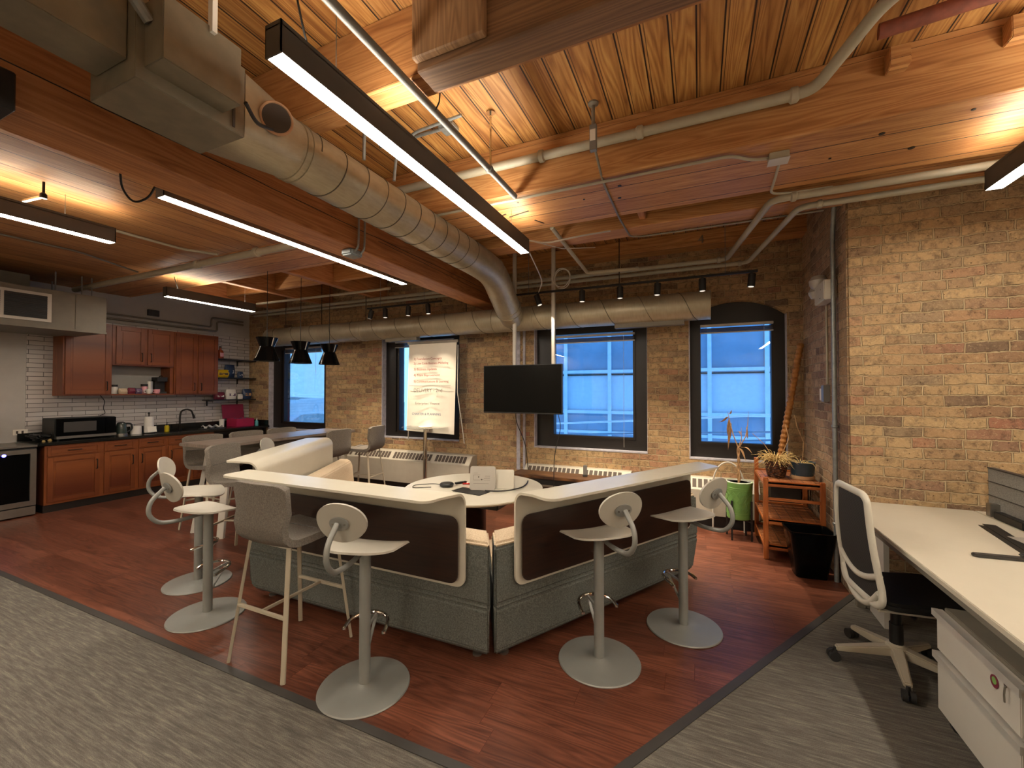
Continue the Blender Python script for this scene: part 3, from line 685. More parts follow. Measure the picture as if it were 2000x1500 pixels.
# ------------------------------------------------------------------ kitchen
XF = -7.80
def frame_door(t, name, y0, y1, z0, z1, x, handle=None, inset=.055):
    """raised-panel door on plane x facing +x; returns the part"""
    m = MB(); e = inset if (z1 - z0) > .25 else .03
    m.box(x, y0, z0, x + .02, y0 + e, z1); m.box(x, y1 - e, z0, x + .02, y1, z1); m.box(x, y0 + e, z0, x + .02, y1 - e, z0 + e); m.box(x, y0 + e, z1 - e, x + .02, y1 - e, z1)
    m.box(x, y0 + e, z0 + e, x + .010, y1 - e, z1 - e)
    i = e + .022
    if z1 - z0 > .25: m.box(x, y0 + i, z0 + i, x + .015, y1 - i, z1 - i)
    d = m.build(name, 'cherry', t, world=True, bevel=.003)
    if handle:
        hy, hz, vert = handle; L = .065
        a, b = ((hy, hz - L), (hy, hz + L)) if vert else ((hy - L, hz), (hy + L, hz))
        h = MB().tube([(x + .018, a[0], a[1]), (x + .045, a[0], a[1]), (x + .045, b[0], b[1]), (x + .018, b[0], b[1])], .006, 8, smooth=.012)
        o = h.build('handle', 'bronze', t, world=True); o.parent = d
    return d
def base_cab(label, ys, doors):
    y0, y1 = ys; t = thing('base_cabinet', label, 'cabinet', (XF - .3, (y0 + y1) / 2, 0), 0, 'cherry base cabinets')
    MB().box(XK + .001, y0, .10, XF, y1, .875).build('body', 'cherry', t, world=True, smooth=False)
    MB().box(XK + .01, y0, 0, XF - .02, y1, .10).build('toe_kick', 'black_paint', t, world=True, smooth=False)
    for a, b, side in doors:
        frame_door(t, 'drawer', a, b, .735, .86, XF, ((a + b) / 2, .80, False))
        frame_door(t, 'door', a, b, .13, .715, XF, ((b - .035) if side else (a + .035), .57, True))
    return t
base_cab('cherry base cabinet with one wide door and drawer, beside the wine cooler', (2.525, 3.10), [(2.55, 3.075, 1)])
base_cab('cherry base cabinet with a drawer, left of the sink', (3.10, 3.505), [(3.125, 3.485, 1)])
base_cab('cherry base cabinet with two doors under the sink', (3.505, 4.26), [(3.53, 3.88, 0), (3.92, 4.235, 0)])
base_cab('cherry base cabinet at the right end of the run', (4.26, 4.62), [(4.285, 4.595, 0)])
wt = thing('worktop', 'long black granite kitchen worktop', 'worktop', (-8.1, 3.95, .88))
MB().box(XK, 2.46, .882, XF + .03, 5.64, .918).build('slab', 'granite', wt, world=True, bevel=.004)
MB().box(XK, 2.46, .918, XK + .02, 5.64, 1.02).build('upstand', 'granite', wt, world=True)
MB().box(XK + .02, 5.62, .918, XF, 5.64, 1.02).build('end_upstand', 'granite', wt, world=True)
t = thing('open_bay', 'dark open shelf bay under the right end of the black worktop', 'cabinet', (-8.1, 5.1, 0))
MB().box(XK + .02, 4.63, .0, XK + .05, 5.62, .88).box(XK + .05, 5.58, 0, XF - .05, 5.62, .88).box(XK + .05, 4.63, .80, XF - .1, 5.58, .875).build('panels', 'black_paint', t, world=True, smooth=False)
MB().box(XK + .06, 4.66, .42, XF - .1, 5.57, .45).build('shelf', 'black_paint', t, world=True)
t = thing('storage_bin', 'blue-grey tub on the open shelf under the black worktop', 'bin', (-8.0, 5.0, .45), 0)
MB().lathe([(.13, 0), (.16, .25), (.165, .26), (.16, .26), (.125, .02)], seg=24).build('tub', 'navy', t)
# wine cooler
t = thing('wine_cooler', 'steel framed undercounter beverage cooler with a dark glass door', 'cooler', (-8.1, 2.13, 0))
MB().box(XK + .02, 1.79, .02, XF - .02, 2.46, .872).build('cabinet', 'black', t, world=True)
d = MB(); y0, y1, z0, z1 = 1.80, 2.45, .14, .855
d.box(XF - .02, y0, z0, XF + .02, y0 + .05, z1); d.box(XF - .02, y1 - .055, z0, XF + .02, y1, z1); d.box(XF - .02, y0 + .05, z0, XF + .02, y1 - .055, z0 + .06); d.box(XF - .02, y0 + .05, z1 - .055, XF + .02, y1 - .055, z1)
dd = d.build('door', 'steel', t, world=True, bevel=.002)
g = MB().box(XF - .01, y0 + .05, z0 + .06, XF - .002, y1 - .055, z1 - .055).build('glass', 'black_gloss', t, world=True); g.parent = dd
MB().box(XF - .02, 1.80, .02, XF + .012, 2.45, .125).build('grille', 'steel', t, world=True, bevel=.002)
MB().lathe([(.018, 0), (.018, .008), (0, .008)], (0, 0, 0), 14).build('power_button', 'led_blue', t).matrix_local = Matrix.Translation((XF + 8.1 + .015, 2.17 - 2.13, .80)) @ Matrix.Rotation(PI / 2, 4, 'Y')
MB().box(XK + .003, 1.2, .882, XF + .02, 2.455, .905).build('top_slab', 'steel', t, world=True)

def wall_cab(label, ys, zs, doors):
    (y0, y1), (z0, z1) = ys, zs; x = -8.11
    t = thing('wall_cabinet', label, 'cabinet', (-8.26, (y0 + y1) / 2, z0), 0, 'cherry wall cabinets')
    MB().box(XK + .009, y0, z0, x, y1, z1).build('body', 'cherry', t, world=True, smooth=False)
    for a, b, hy in doors: frame_door(t, 'door', a, b, z0 + .02, z1 - .02, x, (hy, z0 + .14, True))
wall_cab('cherry wall cabinet at the left with one wide door', (2.79, 3.325), (1.53, 2.60), [(2.81, 3.30, 3.26)])
wall_cab('short cherry wall cabinet with two doors over the open niche', (3.33, 4.145), (1.99, 2.60), [(3.37, 3.73, 3.69), (3.77, 4.13, 3.81)])
wall_cab('tall cherry wall cabinet with two doors at the right', (4.15, 4.86), (1.53, 2.60), [(4.17, 4.49, 4.45), (4.52, 4.84, 4.56)])
t = thing('niche_shelf', 'cherry niche shelf under the short wall cabinet', 'shelf', (-8.26, 3.74, 1.53))
MB().box(XK + .009, 3.327, 1.53, -8.11, 4.148, 1.552).build('board', 'cherry_y', t, world=True)
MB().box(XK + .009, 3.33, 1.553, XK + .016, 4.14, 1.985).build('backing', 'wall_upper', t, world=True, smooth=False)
MB().box(XK + .017, 4.10, 1.555, -8.13, 4.146, 1.985).build('side_panel', 'cherry', t, world=True)
# things in the niche
def item(name, label, cat, x, y, z, parts, rz=0, group=None):
    t = thing(name, label, cat, (x, y, z), rz, group)
    for nm, mb, mat in parts: mb.build(nm, mat, t, bevel=.0)
    return t
NZ = 1.553
item('coffee_machine', 'black pod coffee machine in the niche at the right', 'coffee machine', -8.24, 3.98, NZ, [
    ('body', MB().box(-.08, -.05, 0, .02, .09, .22).box(-.08, -.05, .2, .10, .09, .27), 'black'), ('drip_tray', MB().box(.02, -.04, 0, .10, .08, .03), 'dark_gray'),
    ('water_tank', MB().lathe([(.04, 0), (.045, .18), (.042, .2)], (-.03, -.10, 0), 18), 'silver'), ('lever', MB().tube([(-.02, .02, .27), (.05, .02, .30), (.09, .02, .28)], .009, 8), 'chrome')])
item('coffee_jar', 'glass jar with a black lid beside the coffee machine', 'jar', -8.25, 3.80, NZ, [('jar', MB().lathe([(.04, 0), (.042, .10), (.035, .12)], seg=18), 'pink'), ('lid', MB().lathe([(.045, .12), (.045, .155), (0, .155)], seg=18), 'black')])
item('coffee_jar', 'jar with a black lid at the left end of the niche', 'jar', -8.3, 3.43, NZ, [('jar', MB().lathe([(.05, 0), (.052, .09), (.04, .11)], seg=18), 'white'), ('lid', MB().lathe([(.048, .11), (.048, .14), (0, .14)], seg=18), 'black')])
def bag(name, label, cat, x, y, z, w, h, d, mat, rz=0, lean=0, band=None, group=None):
    t = thing(name, label, cat, (x, y, z), rz, group); m = MB(); n = 7
    rnd = random.Random(name + label); rows = []
    for k in range(n + 1):
        q = k / n; ww = w * (.88 + .12 * math.sin(PI * q)); dd = d * max(.08, math.sin(PI * min(.93, .12 + q * .85)) ** .7)
        rows.append([(dd / 2 * math.cos(2 * PI * i / 14) * (1 + .14 * rnd.random()) + lean * q, ww / 2 * math.copysign(abs(math.sin(2 * PI * i / 14)) ** .6, math.sin(2 * PI * i / 14)), h * q + .012 * rnd.random() * (0 < k)) for i in range(14)])
    v = [p for r in rows for p in r]; f = [(k * 14 + i, k * 14 + (i + 1) % 14, (k + 1) * 14 + (i + 1) % 14, (k + 1) * 14 + i) for k in range(n) for i in range(14)]
    f += [tuple(range(14))[::-1], tuple(range(n * 14, n * 14 + 14))]
    m.add(v, f).build('pouch', mat, t, angle=25)
    if band: MB().box(d * .42, -w * .3, h * .35, d * .5, w * .3, h * .62).build('printed_patch', band, t, bevel=.003)
    return t
bag('snack_pack', 'flat pink and cream snack pack in the niche', 'snack', -8.2, 3.50, NZ, .12, .075, .07, 'beige_fabric', group='snacks in the niche')
bag('snack_pack', 'crimson snack pack left of the middle of the niche', 'snack', -8.18, 3.60, NZ, .10, .085, .07, 'maroon', group='snacks in the niche')
bag('snack_pack', 'dark purple snack pack in the middle of the niche', 'snack', -8.18, 3.69, NZ, .10, .08, .07, 'purple', band='silver', group='snacks in the niche')
item('mug', 'white mug in the niche beside the pink one', 'mug', -8.17, 3.83, NZ, [('cup', MB().lathe([(.03, 0), (.045, .03), (.048, .075), (.043, .075), (.03, .01)], seg=20), 'white'), ('handle', MB().tube([(0, -.045, .06), (0, -.07, .05), (0, -.068, .025), (0, -.04, .015)], .006, 8), 'white')])
item('mug', 'pink mug in the niche in front of the coffee machine', 'mug', -8.16, 3.93, NZ, [('cup', MB().lathe([(.03, 0), (.042, .03), (.042, .07), (.037, .07), (.028, .01)], seg=20), 'pink'), ('handle', MB().tube([(0, -.04, .06), (0, -.062, .05), (0, -.06, .025), (0, -.036, .015)], .005, 8), 'pink')])
# on the worktop
CZ = .919
t = thing('microwave_oven', 'black countertop microwave with a steel strip along the bottom', 'microwave', (-8.12, 2.99, CZ))
MB().box(-.22, -.32, .02, .16, .33, .30).build('casing', 'black', t, bevel=.008)
d = MB().box(.16, -.31, .06, .185, .20, .295).build('door', 'black_gloss', t, bevel=.004)
MB().box(.186, -.24, .11, .188, .10, .25).build('window', 'dark_gray', t)
MB().box(.16, -.31, .022, .188, .33, .058).build('steel_strip', 'steel', t, bevel=.003)
MB().box(.16, .205, .06, .185, .325, .295).build('control_panel', 'black_gloss', t, bevel=.004)
for y in (-.27, .28):
    for x in (-.18, .12): MB().cyl((x, y, 0), (x, y, .021), .015, seg=10).build('foot', 'rubber', t)
item('electric_kettle', 'glass electric kettle with a black handle beside the microwave', 'kettle', -8.06, 3.43, CZ, [
    ('glass_body', MB().lathe([(.062, .03), (.068, .06), (.058, .17), (.05, .185)], seg=24), 'kettle_glass'), ('base', MB().lathe([(.075, 0), (.075, .03), (0, .03)], seg=24), 'steel'),
    ('lid', MB().lathe([(.052, .185), (.04, .20), (.01, .205)], seg=20), 'black'), ('handle', MB().tube([(.02, .05, .18), (.03, .11, .175), (.03, .12, .09), (.02, .065, .045)], .012, 10, smooth=.03), 'black')])
item('canister', 'white round canister between the kettle and the paper towel', 'canister', -8.1, 3.63, CZ, [('body', MB().lathe([(.068, 0), (.07, .01), (.066, .12), (.06, .128), (.02, .13)], seg=24), 'white')])
item('paper_towel_holder', 'roll of white paper towel on a black stand', 'paper towel', -8.08, 3.79, CZ, [
    ('towel_roll', MB().lathe([(.062, .012), (.062, .265), (.02, .266)], seg=28), 'white'), ('loose_sheet', MB().shell(lambda u, v: (.064 + .02 * v * v, -.05 + .12 * u, .02 + .09 * (1 - v)), 6, 4, .002), 'paper'),
    ('stand', MB().lathe([(.08, 0), (.08, .01), (.008, .012), (.008, .30), (.018, .31), (.008, .335), (0, .335)], seg=20), 'bronze')])
item('soap_bottle', 'small yellow soap bottle with a black pump near the sink', 'soap bottle', -8.12, 4.06, CZ, [('bottle', MB().lathe([(.032, 0), (.034, .01), (.034, .09), (.02, .105)], seg=18), 'soap'), ('pump', MB().lathe([(.012, .105), (.012, .13), (.005, .132), (.005, .16), (0, .16)], seg=12).bar((0, 0, .158), (.04, 0, .154), .008, .006), 'black')])
t = thing('kitchen_faucet', 'dark bronze gooseneck kitchen faucet', 'faucet', (-8.27, 4.33, CZ))
MB().tube([(0, 0, 0), (0, 0, .24), (.0, .02, .33), (.03, .09, .36), (.06, .15, .33), (.07, .17, .25)], .014, 12, smooth=.06).build('spout', 'bronze', t)
MB().cyl((.07, .17, .26), (.078, .185, .19), .016, .021).build('spray_head', 'bronze', t); MB().lathe([(.028, 0), (.028, .02), (.016, .03)], seg=18).build('base', 'bronze', t)
tag(MB().box(-8.3, 3.95, .905, -7.95, 4.62, .921).build('sink', 'black_gloss', bevel=.004), 'black undermount kitchen sink set in the granite', 'sink')
t = thing('drying_mat', 'white crumpled dish cloth right of the sink', 'cloth', (-8.02, 4.72, CZ), .2)
def cloth(u, v): return (-.09 + .18 * u, -.14 + .28 * v, .035 + .035 * math.sin(9 * u + 5 * v) * math.cos(8 * v))
MB().shell(cloth, 14, 14, .004).build('fabric', 'white', t)
MB().box(-.12, -.17, 0, .12, .17, .012).build('mat', 'dark_gray', t, bevel=.003)
item('cup', 'tall white cup right of the dish cloth', 'cup', -8.1, 4.93, CZ, [('body', MB().lathe([(.035, 0), (.042, .15), (.037, .15), (.03, .01)], seg=20), 'white')])
t = thing('gift_box', 'open magenta gift box on the worktop below the black shelves', 'box', (-8.1, 5.28, CZ))
m = MB().box(-.15, -.17, 0, -.14, .17, .15).box(.14, -.17, 0, .15, .17, .15).box(-.14, -.17, 0, .14, -.16, .15).box(-.14, .16, 0, .14, .17, .15).box(-.14, -.16, 0, .14, .16, .01)
m.build('tray', 'magenta', t, bevel=.002)
MB().box(-.02, -.22, .15, .0, .19, .42, Matrix.Translation((-.16, 0, 0)) @ Matrix.Rotation(math.radians(-8), 4, 'Y')).build('lid', 'magenta_dark', t, bevel=.004)
MB().shell(lambda u, v: (-.12 + .24 * u, -.14 + .28 * v, .13 + .03 * math.sin(14 * u) * math.cos(17 * v)), 12, 12, .004).build('tissue', 'purple', t)
item('hand_sanitizer', 'small clear blue sanitizer bottle at the right end of the worktop', 'bottle', -7.98, 5.52, CZ, [('bottle', MB().lathe([(.03, 0), (.032, .01), (.03, .08), (.015, .10)], seg=16), 'teal'), ('pump', MB().lathe([(.01, .10), (.01, .125), (.004, .127), (.004, .145), (0, .145)], seg=10).bar((0, 0, .143), (.03, 0, .14), .007, .006), 'white')])
t = thing('cable_heap', 'heap of black cables and small things left of the microwave', 'clutter', (-8.15, 2.60, CZ)); r = random.Random(3); m = MB()
for k in range(9):
    p = [(r.uniform(-.12, .14), r.uniform(-.12, .10), r.uniform(.012, .10)) for _ in range(6)]; m.tube(p, .010, 6, smooth=.05)
m.build('cables', 'black', t); MB().lathe([(.02, 0), (.024, .01), (.01, .03)], (.12, .05, .0), 12).lathe([(.016, 0), (.018, .01), (.01, .02)], (.15, -.02, .0), 12).build('caps', 'straw', t)
t = thing('wall_outlet', 'pale wall outlet plate above the worktop at the left', 'outlet', (XK + .006, 2.47, 1.0)); MB().box(-.004, -.05, 0, .004, .09, .075).build('plate', 'paper', t, bevel=.002); MB().box(.004, -.02, .02, .006, .0, .055).box(.004, .03, .02, .006, .05, .055).build('sockets', 'stain_gray', t)
tag(MB().tube([(-8.40, 3.31, 1.53), (-8.38, 3.36, 1.44), (-8.38, 3.34, 1.33), (-8.38, 3.37, 1.25), (-8.38, 3.30, 1.22)], .005, 6, smooth=.03).build('hanging_cable', 'black'), 'thin black cord hanging from the left wall cabinet', 'cable')
t = thing('magenta_display', 'red, teal and magenta carton display standing on the steel top at the far left', 'carton', (-8.1, 2.08, .906))
MB().box(-.1, -.2, 0, .1, .085, .13).build('lower_carton', 'magenta', t, bevel=.003); MB().box(-.1, -.2, .13, .1, .08, .19).build('middle_carton', 'teal', t, bevel=.003); MB().box(-.1, -.2, .19, .1, .07, .42).build('upper_carton', 'red', t, bevel=.003)
# floating shelves
def shelf(label, y0, z):
    t = thing('floating_shelf', label, 'shelf', (-8.3, (y0 + 5.63) / 2, z), 0, 'black floating shelves')
    MB().box(XK + .009, y0, z, -8.18, 5.64, z + .02).build('board', 'black_paint', t, world=True, bevel=.002)
    for y in (y0 + .08, 5.40):
        MB().box(XK + .009, y - .01, z - .10, XK + .03, y + .01, z).bar((XK + .02, y, z - .008), (-8.22, y, z - .008), .02, .008).build('bracket', 'black', t, world=True)
shelf('top black floating shelf, holding the amber bottle', 4.87, 2.185); shelf('middle black floating shelf, holding yellow and blue snack bags', 4.87, 1.83); shelf('bottom black floating shelf, holding red and teal snack bags', 4.76, 1.415)
item('liquor_bottle', 'amber glass bottle on the top black shelf', 'bottle', -8.28, 5.0, 2.206, [('glass', MB().lathe([(.05, 0), (.053, .01), (.053, .12), (.045, .15), (.017, .175), (.017, .21)], seg=22), 'amber'), ('label_patch', MB().box(.050, -.03, .04, .056, .03, .11), 'pink'), ('stopper', MB().lathe([(.019, .21), (.019, .235), (0, .235)], seg=14), 'black')])
bag('chip_bag', 'yellow chip bag lying on the middle black shelf', 'snack', -8.27, 5.02, 1.851, .26, .14, .14, 'yellow', band='stain_gray', group='snacks on the shelves')
bag('chip_bag', 'navy chip bag leaning above the yellow one on the middle shelf', 'snack', -8.32, 5.20, 1.851, .20, .24, .09, 'navy', band='silver', group='snacks on the shelves')
bag('chip_bag', 'small blue bag at the right of the middle shelf', 'snack', -8.25, 5.36, 1.851, .11, .12, .07, 'navy', band='white', group='snacks on the shelves')
bag('snack_pack', 'crimson and white snack bag at the left of the bottom shelf', 'snack', -8.27, 4.98, 1.436, .20, .13, .11, 'maroon', band='white', group='snacks on the shelves')
bag('snack_pack', 'white and pink snack bag in the middle of the bottom shelf', 'snack', -8.27, 5.20, 1.436, .20, .18, .10, 'white', band='purple', group='snacks on the shelves')
bag('snack_pack', 'little white pack right of the middle of the bottom shelf', 'snack', -8.24, 5.36, 1.436, .10, .09, .06, 'white', group='snacks on the shelves')
bag('snack_pack', 'teal and orange snack bag at the right of the bottom shelf', 'snack', -8.26, 5.50, 1.436, .19, .19, .11, 'navy', band='dry_leaf', group='snacks on the shelves')
# air handler hung above the kitchen
t = thing('air_handler', 'beige hanging air handler with a black double grille over the kitchen', 'air conditioner', (-7.8, 2.1, 2.37))
MB().box(-8.36, 1.0, 2.37, -7.30, 2.93, 2.85).build('casing', 'cab_gray', t, world=True, bevel=.006)
MB().box(-7.302, 1.35, 2.36, -7.285, 2.93, 2.385).box(-7.3, 2.62, 2.39, -7.294, 2.63, 2.83).build('flange', 'cab_gray', t, world=True)
gr = thing('x', 'x', 'x'); bpy.data.objects.remove(gr)
MB().box(-7.30, 1.60, 2.44, -7.285, 2.40, 2.79).build('grille_frame', 'cab_white', t, world=True, bevel=.002)
m = MB(); b = MB()
for y0, y1 in ((1.64, 1.98), (2.01, 2.36)):
    b.box(-7.286, y0, 2.475, -7.283, y1, 2.755)
    for k in range(13): z = 2.482 + k * .0215; m.hexa([(-7.284, y0, z), (-7.274, y0, z - .006), (-7.274, y1, z - .006), (-7.284, y1, z)], [(-7.284, y0, z + .004), (-7.274, y0, z - .002), (-7.274, y1, z - .002), (-7.284, y1, z + .004)])
b.build('grille_opening', 'black', t, world=True); m.build('louvres', 'dark_gray', t, world=True, smooth=False)
for x, y in ((-7.5, 2.5), (-7.5, 2.85), (-7.5, 2.75), (-8.2, 2.7)): MB().cyl((x, y, 2.84), (x, y, 3.12), .008, seg=6).build('hanger_rod', 'gray_metal', t, world=True)
tag(MB().box(-8.40, -1, 2.93, -7.9, 2.4, 3.10).build('supply_duct', 'cab_gray', bevel=.006), 'grey rectangular duct under the ceiling above the air handler', 'duct')
# ------------------------------------------------------------------ ducts
DX, DZ, DR = -2.15, 2.985, .165
t = thing('spiral_duct', 'large round spiral duct along the timber beam, bending down at its far end', 'duct', (DX, 3, DZ))
pth = [(DX, 1.62, DZ), (DX, 3.0, DZ), (DX, 3.95, DZ), (DX - .02, 4.35, DZ - .02), (DX - .13, 5.0, 2.66), (DX - .16, 5.2, 2.60)]
MB().tube(pth, DR, 40, smooth=.22).build('main_run', 'duct_metal', t, world=True)
def ring(m, c, ax, r, w=.012, h=.006, seg=40):
    c = Vector(c); ax = Vector(ax).normalized(); m.tube([c - ax * w / 2, c - ax * w * .3, c + ax * w * .3, c + ax * w / 2], [r, r + h, r + h, r], seg)
def spiral(axis, a, b, c, pitch, name, parent):
    n = int((b - a) / pitch * 32); pts = []
    for i in range(n + 1):
        s = a + (b - a) * i / n; th = 2 * PI * (s - a) / pitch
        if axis == 'y': pts.append((c[0] + (DR + .001) * math.cos(th), s, c[1] + (DR + .001) * math.sin(th)))
        else: pts.append((s, c[0] + (DR + .001) * math.cos(th), c[1] + (DR + .001) * math.sin(th)))
    return MB().tube(pts, .0042, 4).build(name, 'seam_dark', parent, world=True)
spiral('y', 1.75, 3.7, (DX, DZ), .19, 'seam', t)
m = MB(); ring(m, (DX, 1.66, DZ), (0, 1, 0), DR); ring(m, (DX, 1.70, DZ), (0, 1, 0), DR); ring(m, (DX - .02, 4.28, DZ - .015), (0, 1, 0), DR); ring(m, (DX - .115, 4.95, 2.69), (-.1, .6, -.4), DR + .004); ring(m, (DX - .135, 5.03, 2.65), (-.1, .6, -.4), DR + .004)
m.build('joint_ring', 'duct_metal', t, world=True)
# square to round transition
n = 40; m = MB(); v = []
for k in range(n):
    a = 2 * PI * (k + .5) / n; c, s = math.cos(a), math.sin(a); q = 1 / max(abs(c), abs(s)); v.append((DX + DR * c * q, 1.30, DZ + DR * s * q))
for k in range(n):
    a = 2 * PI * (k + .5) / n; v.append((DX + DR * math.cos(a), 1.64, DZ + DR * math.sin(a)))
m.add(v, [(k, (k + 1) % n, n + (k + 1) % n, n + k) for k in range(n)]).build('transition', 'duct_metal', t, world=True, angle=50)
wd = thing('wall_duct', 'round galvanised duct running level along the window wall', 'duct', (-3.6, 5.3, 2.585))
WZ = 2.585; WY = 5.31
MB().tube([(-7.35, WY, WZ), (-7.30, WY, WZ), (.08, WY, WZ), (.13, WY, WZ)], [.13, DR, DR, DR], 40).build('main_run', 'duct_metal', wd, world=True)
spiral('x', -7.25, .10, (WY, WZ), .46, 'seam', wd)
m = MB(); ring(m, (.125, WY, WZ), (1, 0, 0), DR, .01, .004); ring(m, (-2.02, WY, WZ), (1, 0, 0), DR); ring(m, (-2.62, WY, WZ), (1, 0, 0), DR); ring(m, (-5.0, WY, WZ), (1, 0, 0), DR); m.build('joint_ring', 'duct_metal', wd, world=True)
m = MB()
for x in (-6.9, -6.0, -5.0, -3.1, -.9): m.cyl((x, WY, WZ + DR), (x, WY, HD), .006, seg=6)
m.build('hanger_rods', 'black', wd, world=True)
for x0, x1 in ((-.95, -.15), (-4.55, -3.95)): MB().box(x0, WY - .05, WZ - DR - .045, x1, WY + .05, WZ - DR + .01).build('register', 'cab_gray', wd, world=True)
t = thing('duct_box', 'square galvanised duct box and fan terminal at the near end of the round duct', 'duct', (DX, .6, 2.82))
MB().box(-2.33, .87, 2.815, -1.985, 1.30, 3.15).build('lower_box', 'shaded_box_metal', t, world=True, bevel=.003, smooth=False)
MB().box(-2.04, .90, 2.872, -1.86, 1.20, 3.13).build('side_box', 'shaded_box_metal', t, world=True, bevel=.003, smooth=False)
MB().box(-2.27, -1.8, 2.90, -2.04, .868, 3.14).build('flat_run', 'shaded_box_metal', t, world=True, bevel=.003, smooth=False)
MB().box(-1.975, 1.235, 2.83, -1.97, 1.245, 3.1).build('seam', 'dark_gray', t, world=True)
MB().tube([(-2.02, .60, 3.05), (-2.0, .68, 3.16), (-1.95, .80, 3.14), (-1.95, .90, 3.04)], .022, 10, smooth=.06).build('flex_conduit', 'gray_metal', t, world=True)
tag(MB().box(-1.87, 1.065, 3.10, -1.84, 1.085, HD).build('strap', 'paper'), 'pale strap hanging the duct box from the ceiling', 'strap')
t = thing('inspection_port', 'round black-rimmed clear port on the side of the duct box run', 'port', (-1.965, 1.45, 2.985))
cx = Vector((-1.975, 1.45, 2.99)); ax = Vector((.86, -.42, -.28)).normalized()
MB().cyl(cx - ax * .03, cx + ax * .03, .070, .074, 30).build('collar', 'black', t, world=True)
MB().tube([cx + ax * .03 + (Matrix.Rotation(2 * PI * k / 30, 3, ax) @ (ax.orthogonal().normalized() * .072)) for k in range(30)], .007, 8, closed=True).build('rim', 'cork_ring', t, world=True)
MB().cyl(cx + ax * .030, cx + ax * .033, .067, .067, 30).build('lens', 'stain_gray', t, world=True)
MB().tube([(-1.86, 1.22, 2.90), (-1.90, 1.30, 2.86), (-1.93, 1.40, 2.90)], .009, 8, smooth=.04).build('cable', 'black', t, world=True)

# ------------------------------------------------------------------ pipes and conduit
def pipe(label, pts, r, mat='conduit', smooth=.06, cat='pipe', name='pipe', group=None, rings=()):
    t = thing(name, label, cat, pts[0], 0, group)
    MB().tube(pts, r, 12, smooth=smooth).build('run', mat, t, world=True)
    for c, ax in rings: m = MB(); ring(m, c, ax, r, r * 1.6, r * .35, 14); m.build('coupling', mat, t, world=True)
    return t
pipe('dark steel sprinkler pipe running above the long pendant lamp', [(-1.283, -2, 3.095), (-1.283, 1.5, 3.095), (-1.283, 2.935, 3.095)], .021, 'gray_metal', rings=(((-1.283, 2.5, 3.095), (0, 1, 0)), ((-1.283, .5, 3.095), (0, 1, 0))))
tag(MB().tube([(-1.262, 1.84, 3.085), (-1.24, 1.84, 3.12), (-1.22, 1.84, 3.30), (-1.22, 1.84, HD)], .004, 6).build('hanger', 'black'), 'short black hanger rod beside the boxed beam holding the sprinkler pipe', 'hanger')
tag(MB().cyl((-1.283, 2.52, 3.11), (-1.283, 2.52, HD), .007, seg=8).lathe([(.03, 0), (.02, .01), (0, .012)], (-1.283, 2.52, HD - .012), 12).build('hanger', 'chrome'), 'shiny pipe hanger in front of the pale ceiling pipe', 'hanger')
pipe('pale painted pipe running along the front face of the ceiling beam and angling away right', [(-2.6, 2.89, 3.33), (.50, 2.89, 3.33), (.62, 2.87, 3.33), (.80, 2.50, 3.42), (1.35, 1.75, 3.42)], .032, 'painted_pipe', rings=(((.52, 2.89, 3.33), (1, 0, 0)), ((-1.05, 2.89, 3.33), (1, 0, 0)), ((-.35, 2.89, 3.33), (1, 0, 0))))
pipe('rust red painted pipe at the top right of the ceiling', [(.84, 2.66, 3.41), (1.2, 2.62, 3.41), (1.9, 2.60, 3.41)], .036, 'rust_pipe')
for x, l in ((.95, 'wood block under the left end of the rust red pipe'), (1.42, 'wood block under the right end of the rust red pipe')):
    tag(MB().box(x, 2.86, 3.34, x + .09, 2.938, 3.45).build('pipe_block', 'joist_x', bevel=.004), l, 'block')
pipe('thin painted conduit under the wide beam, ending at a square box', [(-2.6, 2.99, 3.098), (.20, 2.99, 3.098), (.32, 3.10, 3.098), (.42, 3.12, 3.098)], .010, 'painted_pipe', cat='conduit', name='conduit')
t = thing('junction_box', 'pale square junction box under the wide beam', 'junction box', (.475, 3.13, 3.07)); MB().box(-.055, -.045, 0, .055, .045, .045).build('box', 'painted_pipe', t, bevel=.003); MB().box(-.058, -.048, -.003, .058, .048, 0).build('cover', 'cab_white', t)
pipe('conduit dropping from the square box to the large pipes', [(.49, 3.18, 3.09), (.50, 3.45, 3.095), (.50, 3.66, 3.085), (.62, 3.70, 3.085), (.9, 3.72, 3.085)], .009, 'painted_pipe', cat='conduit', name='conduit')
pipe('upper of the two large pipes along the window wall, bending right under the beams', [(-8.0, 5.38, 3.11), (.30, 5.38, 3.11), (.52, 3.72, 3.06), (5.0, 3.72, 3.06)], .027, 'painted_pipe', smooth=.10, rings=(((-3.0, 5.38, 3.11), (1, 0, 0)), ((.22, 5.38, 3.11), (1, 0, 0)), ((.66, 3.72, 3.06), (1, 0, 0))))
pipe('lower of the two large pipes along the window wall, bending right under the beams', [(-8.0, 5.47, 3.07), (.52, 5.47, 3.07), (.73, 3.90, 3.04), (5.0, 3.90, 3.04)], .024, 'painted_pipe', smooth=.10, rings=(((.44, 5.47, 3.07), (1, 0, 0)), ((.86, 3.90, 3.04), (1, 0, 0))))
pipe('thin bright conduit along the lower edge of the second beam', [(-.62, 2.76, HD - .3), (-.62, 3.0, 3.098), (-.62, 3.66, 3.095), (-.60, 4.16, 3.095), (-.5, 4.19, 3.09), (.95, 4.19, 3.09)], .0085, 'conduit', smooth=.08, cat='conduit', name='conduit')
t = thing('power_hanger', 'grey vertical electrical box with a white sticker hanging from the ceiling boards', 'junction box', (-.625, 2.72, 3.18))
MB().box(-.022, -.018, 0, .022, .018, .17).build('box', 'gray_metal', t, bevel=.002); MB().box(-.018, -.0195, .06, .018, -.0182, .135).build('sticker', 'paper', t)
